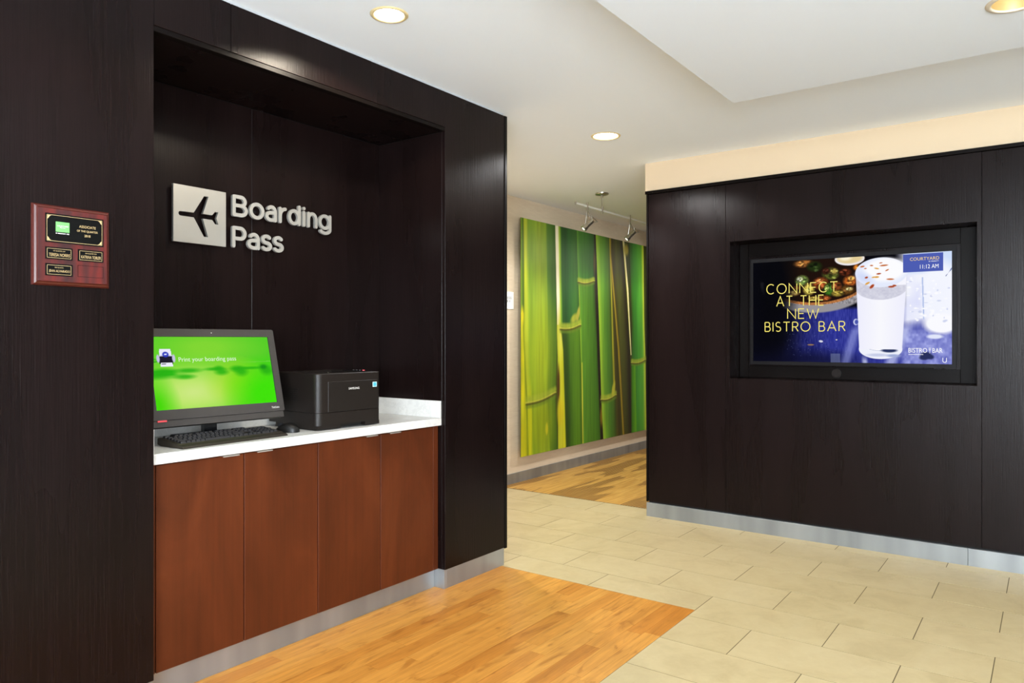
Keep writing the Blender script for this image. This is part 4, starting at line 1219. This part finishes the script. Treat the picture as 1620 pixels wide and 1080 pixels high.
# ------------------------------------------------------------------ keyboard
t = thing('keyboard', 'black full size keyboard lying in front of the computer', 'keyboard', (1.5915, 2.432, .8322), math.radians(2.6), None, False)
KL, KD = .447, .158
kh = lambda y: .010 + .018 * (y / KD)
kb = MB()
sec = [(0, 0), (0, .004), (.006, .0085), (.030, .0115), (.036, kh(.036) + .001), (KD - .004, kh(KD)), (KD, kh(KD) - .004), (KD, .006), (KD - .02, 0)]
for x in (-KL / 2, KL / 2):
    kb.add([(x, a, b_) for a, b_ in sec], [tuple(range(len(sec)))])
n = len(sec)
kb.add([(-KL / 2, a, b_) for a, b_ in sec] + [(KL / 2, a, b_) for a, b_ in sec], [(i, (i + 1) % n, n + (i + 1) % n, n + i) for i in range(n)])
part(kb, 'shell', M['keyboard'], t)
U = .01835
key_cache = {}
def key(xc, yc, w, dp=1.0):
    z = kh(yc)
    k_ = (round(w, 2), dp)
    if k_ not in key_cache:
        a, b_ = w * U / 2 - .0008, dp * U / 2 - .0008
        ta, tb = a - .0022, b_ - .0022
        mb = MB().add([(-a, -b_, 0), (a, -b_, 0), (a, b_, 0), (-a, b_, 0), (-ta, -tb, .0075), (ta, -tb, .0075), (ta, tb, .0075), (-ta, tb, .0075)],
                      [(4, 5, 6, 7), (0, 1, 5, 4), (1, 2, 6, 5), (2, 3, 7, 6), (3, 0, 4, 7)])
        o = part(mb, 'key', M['key'], t)
        key_cache[k_] = o.data
    else:
        o = bpy.data.objects.new('key', key_cache[k_]); COL.objects.link(o); o.parent = t
    o.location = (xc, yc, z)
xk0 = -KL / 2 + .014
rows = [
    [1.25, 1, 1, 1, 1, 5.75, 1, 1, 1, 1.25],
    [2.25] + [1] * 10 + [2.75],
    [1.75] + [1] * 11 + [2.25],
    [1.5] + [1] * 12 + [1.5],
    [1] * 13 + [2],
    None,
]
for r, row in enumerate(rows):
    yc = .046 + U * r + (.005 if r == 5 else 0)
    x = xk0
    if row:
        for w in row:
            key(x + w * U / 2, yc, w); x += w * U
    else:
        for k in (0, 2, 3, 4, 5, 6.5, 7.5, 8.5, 9.5, 11, 12, 13, 14):
            key(xk0 + (k + .5) * U, yc, 1)
    xn = xk0 + 15.3 * U
    if r in (0,):
        for k in range(3): key(xn + (k + .5) * U, yc, 1)
    elif r == 1:
        key(xn + 1.5 * U, yc, 1)
    elif r in (3, 4, 5):
        for k in range(3): key(xn + (k + .5) * U, yc, 1)
    xp = xn + 3.3 * U
    if r == 0:
        key(xp + U, yc, 2); key(xp + 2.5 * U, yc, 1); key(xp + 3.5 * U, yc + U / 2, 1, 2.0)
    elif r in (1, 3):
        for k in range(3): key(xp + (k + .5) * U, yc, 1)
        if r == 3: key(xp + 3.5 * U, yc - U / 2, 1, 2.0)
    elif r == 2:
        for k in range(3): key(xp + (k + .5) * U, yc, 1)
    elif r == 4:
        for k in range(4): key(xp + (k + .5) * U, yc, 1)

# ------------------------------------------------------------------ mouse
t = thing('computer_mouse', 'small black computer mouse between keyboard and printer', 'mouse', (1.886, 2.540, .8322), math.radians(18), None, False)
def mouse_shell(mb, y0, y1, lift=0.0):
    nx, ny = 14, 18
    vs_, fs = [], []
    for j in range(ny + 1):
        yy = y0 + (y1 - y0) * j / ny
        f_ = (yy + .053) / .106
        wid = .030 * (math.sin(math.pi * min(max(f_, 0.0), 1.0)) ** .32 if 0 < f_ < 1 else 0.0) + .0005
        hgt = .036 * (max(0.0, math.sin(math.pi * min(max(.10 + .86 * f_, 0.0), 1.0))) ** .8) * (1.06 - .22 * f_) + .003
        for i in range(nx + 1):
            a = math.pi * i / nx
            vs_.append((-wid * math.copysign(abs(math.cos(a)) ** .75, math.cos(a)), yy, hgt * math.sin(a) ** .7 + lift if 0 < i < nx else lift))
    for j in range(ny):
        for i in range(nx):
            p = j * (nx + 1) + i
            fs.append((p, p + 1, p + nx + 2, p + nx + 1))
    return mb.add(vs_, fs)
part(mouse_shell(MB(), -.053, .053), 'body', M['black'], t, True)
part(MB().tube((-.003, .028, .027), (.003, .028, .027), .0095, 16), 'scroll_wheel', M['key'], t)
part(MB().box(-.0005, .0005, .012, .046, .018, .0335), 'button_seam', M['void'], t)

# ------------------------------------------------------------------ laser printer
t = thing('laser_printer', 'boxy black laser printer standing at the right end of the counter', 'printer', (2.1395, 2.447, .8322), math.radians(-1.8), None, False)
PW, PD, PH = .1725, .350, .238
topf = lambda z0: (lambda x, y, d: (x, y, z0 + d))
outl = []
for cx_, cy_, a0, r in ((PW - .022, PD - .012, 0, .012), (-PW + .022, PD - .012, 90, .012), (-PW + .030, .026, 180, .026), (PW - .014, .014, 270, .014)):
    rx = {0: .022, 90: .022, 180: .030, 270: .014}[a0]
    outl += [(cx_ + rx * math.cos(math.radians(a0 + 90 * k / 14)), cy_ + r * math.sin(math.radians(a0 + 90 * k / 14))) for k in range(15)]
def ring_wall(mb, pts, z0, z1):
    n = len(pts)
    return mb.add([(x, y, z0) for x, y in pts] + [(x, y, z1) for x, y in pts], [(i, (i + 1) % n, n + (i + 1) % n, n + i) for i in range(n)])
body = MB()
n = len(outl)
ring_wall(body, outl, .074, PH - .003)
inset = [(x * .985, .175 + (y - .175) * .985) for x, y in outl]
body.add([(x, y, PH - .003) for x, y in outl] + [(x, y, PH) for x, y in inset], [(i, (i + 1) % n, n + (i + 1) % n, n + i) for i in range(n)])
bin_ = [(-.085, .045), (.112, .045), (.112, .270), (-.085, .270)]
body.plate(inset, [bin_], -.0004, 0, topf(PH))
ring_wall(body, bin_, PH - .045, PH)
body.add([(-.085, .045, PH - .045), (.112, .045, PH - .045), (.112, .270, PH - .012), (-.085, .270, PH - .012)], [(0, 1, 2, 3)])
part(body, 'body', M['printer'], t)
tray = MB()
front_notch = (-.047, .087)
ring_wall(tray, outl, .020, .0725)
tray.add([(x, y, .0725) for x, y in outl], [tuple(range(n))])
tray.box(-PW + .006, front_notch[0], .004, .30, .004, .0205).box(front_notch[1], PW - .004, .002, .30, .004, .0205)
tray.box(front_notch[0], front_notch[1], .030, .30, .004, .0205)
tray.box(-PW + .01, -PW + .05, .03, .31, 0, .006).box(PW - .05, PW - .01, .03, .31, 0, .006)
part(tray, 'paper_tray', M['printer'], t)
dr = part(MB().box(-.1165, .1555, -.0022, .004, .0745, .203, .0012), 'front_door', M['printer_door'], t)
mb = MB(); text_mesh(mb, 'SAMSUNG', -.0085, .0500, .1655, .1745, lambda x, y, d: (x, -.0026 - d, y)); part(mb, 'lettering', M['white_print'], dr)
st_ = part(MB().box(.1265, .1500, -.0030, -.0022, .1705, .1925), 'sticker', M['sticker_w'], dr)
part(MB().box(.1292, .1476, -.0034, -.0030, .1732, .1900), 'sticker_print', M['sticker'], st_)
part(MB().box(front_notch[0] + .001, front_notch[1] - .001, .0285, .0300, .0045, .0195), 'handle_recess_shade', M['void'], t)  # near-black sheet stands in for the shade inside the handle notch
for zz in (.032, .046):
    part(MB().tube((.1380, .0006, zz), (.1380, -.0008, zz), .0028, 12), 'button', M['void'], t)
part(MB().box(.120, .160, .05, .20, PH + .0002, PH + .0032, .001), 'control_strip', M['black_gloss'], t)
part(MB().tube((.140, .075, PH + .003), (.140, .075, PH + .006), .006, 14), 'stop_button', M['red'], t)
for k in range(3):
    part(MB().tube((.140, .10 + .022 * k, PH + .003), (.140, .10 + .022 * k, PH + .0055), .005, 12), 'control_button', M['bezel'], t)
part(MB().box(-.083, -.079, .043, .047, PH - .012, PH + .004), 'paper_stop', M['nickel'], t)
for k in range(7):
    part(MB().box(-PW - .0012, -PW + .002, .13, .29, .118 + .0085 * k, .1215 + .0085 * k), 'vent_slat', M['black'], t)
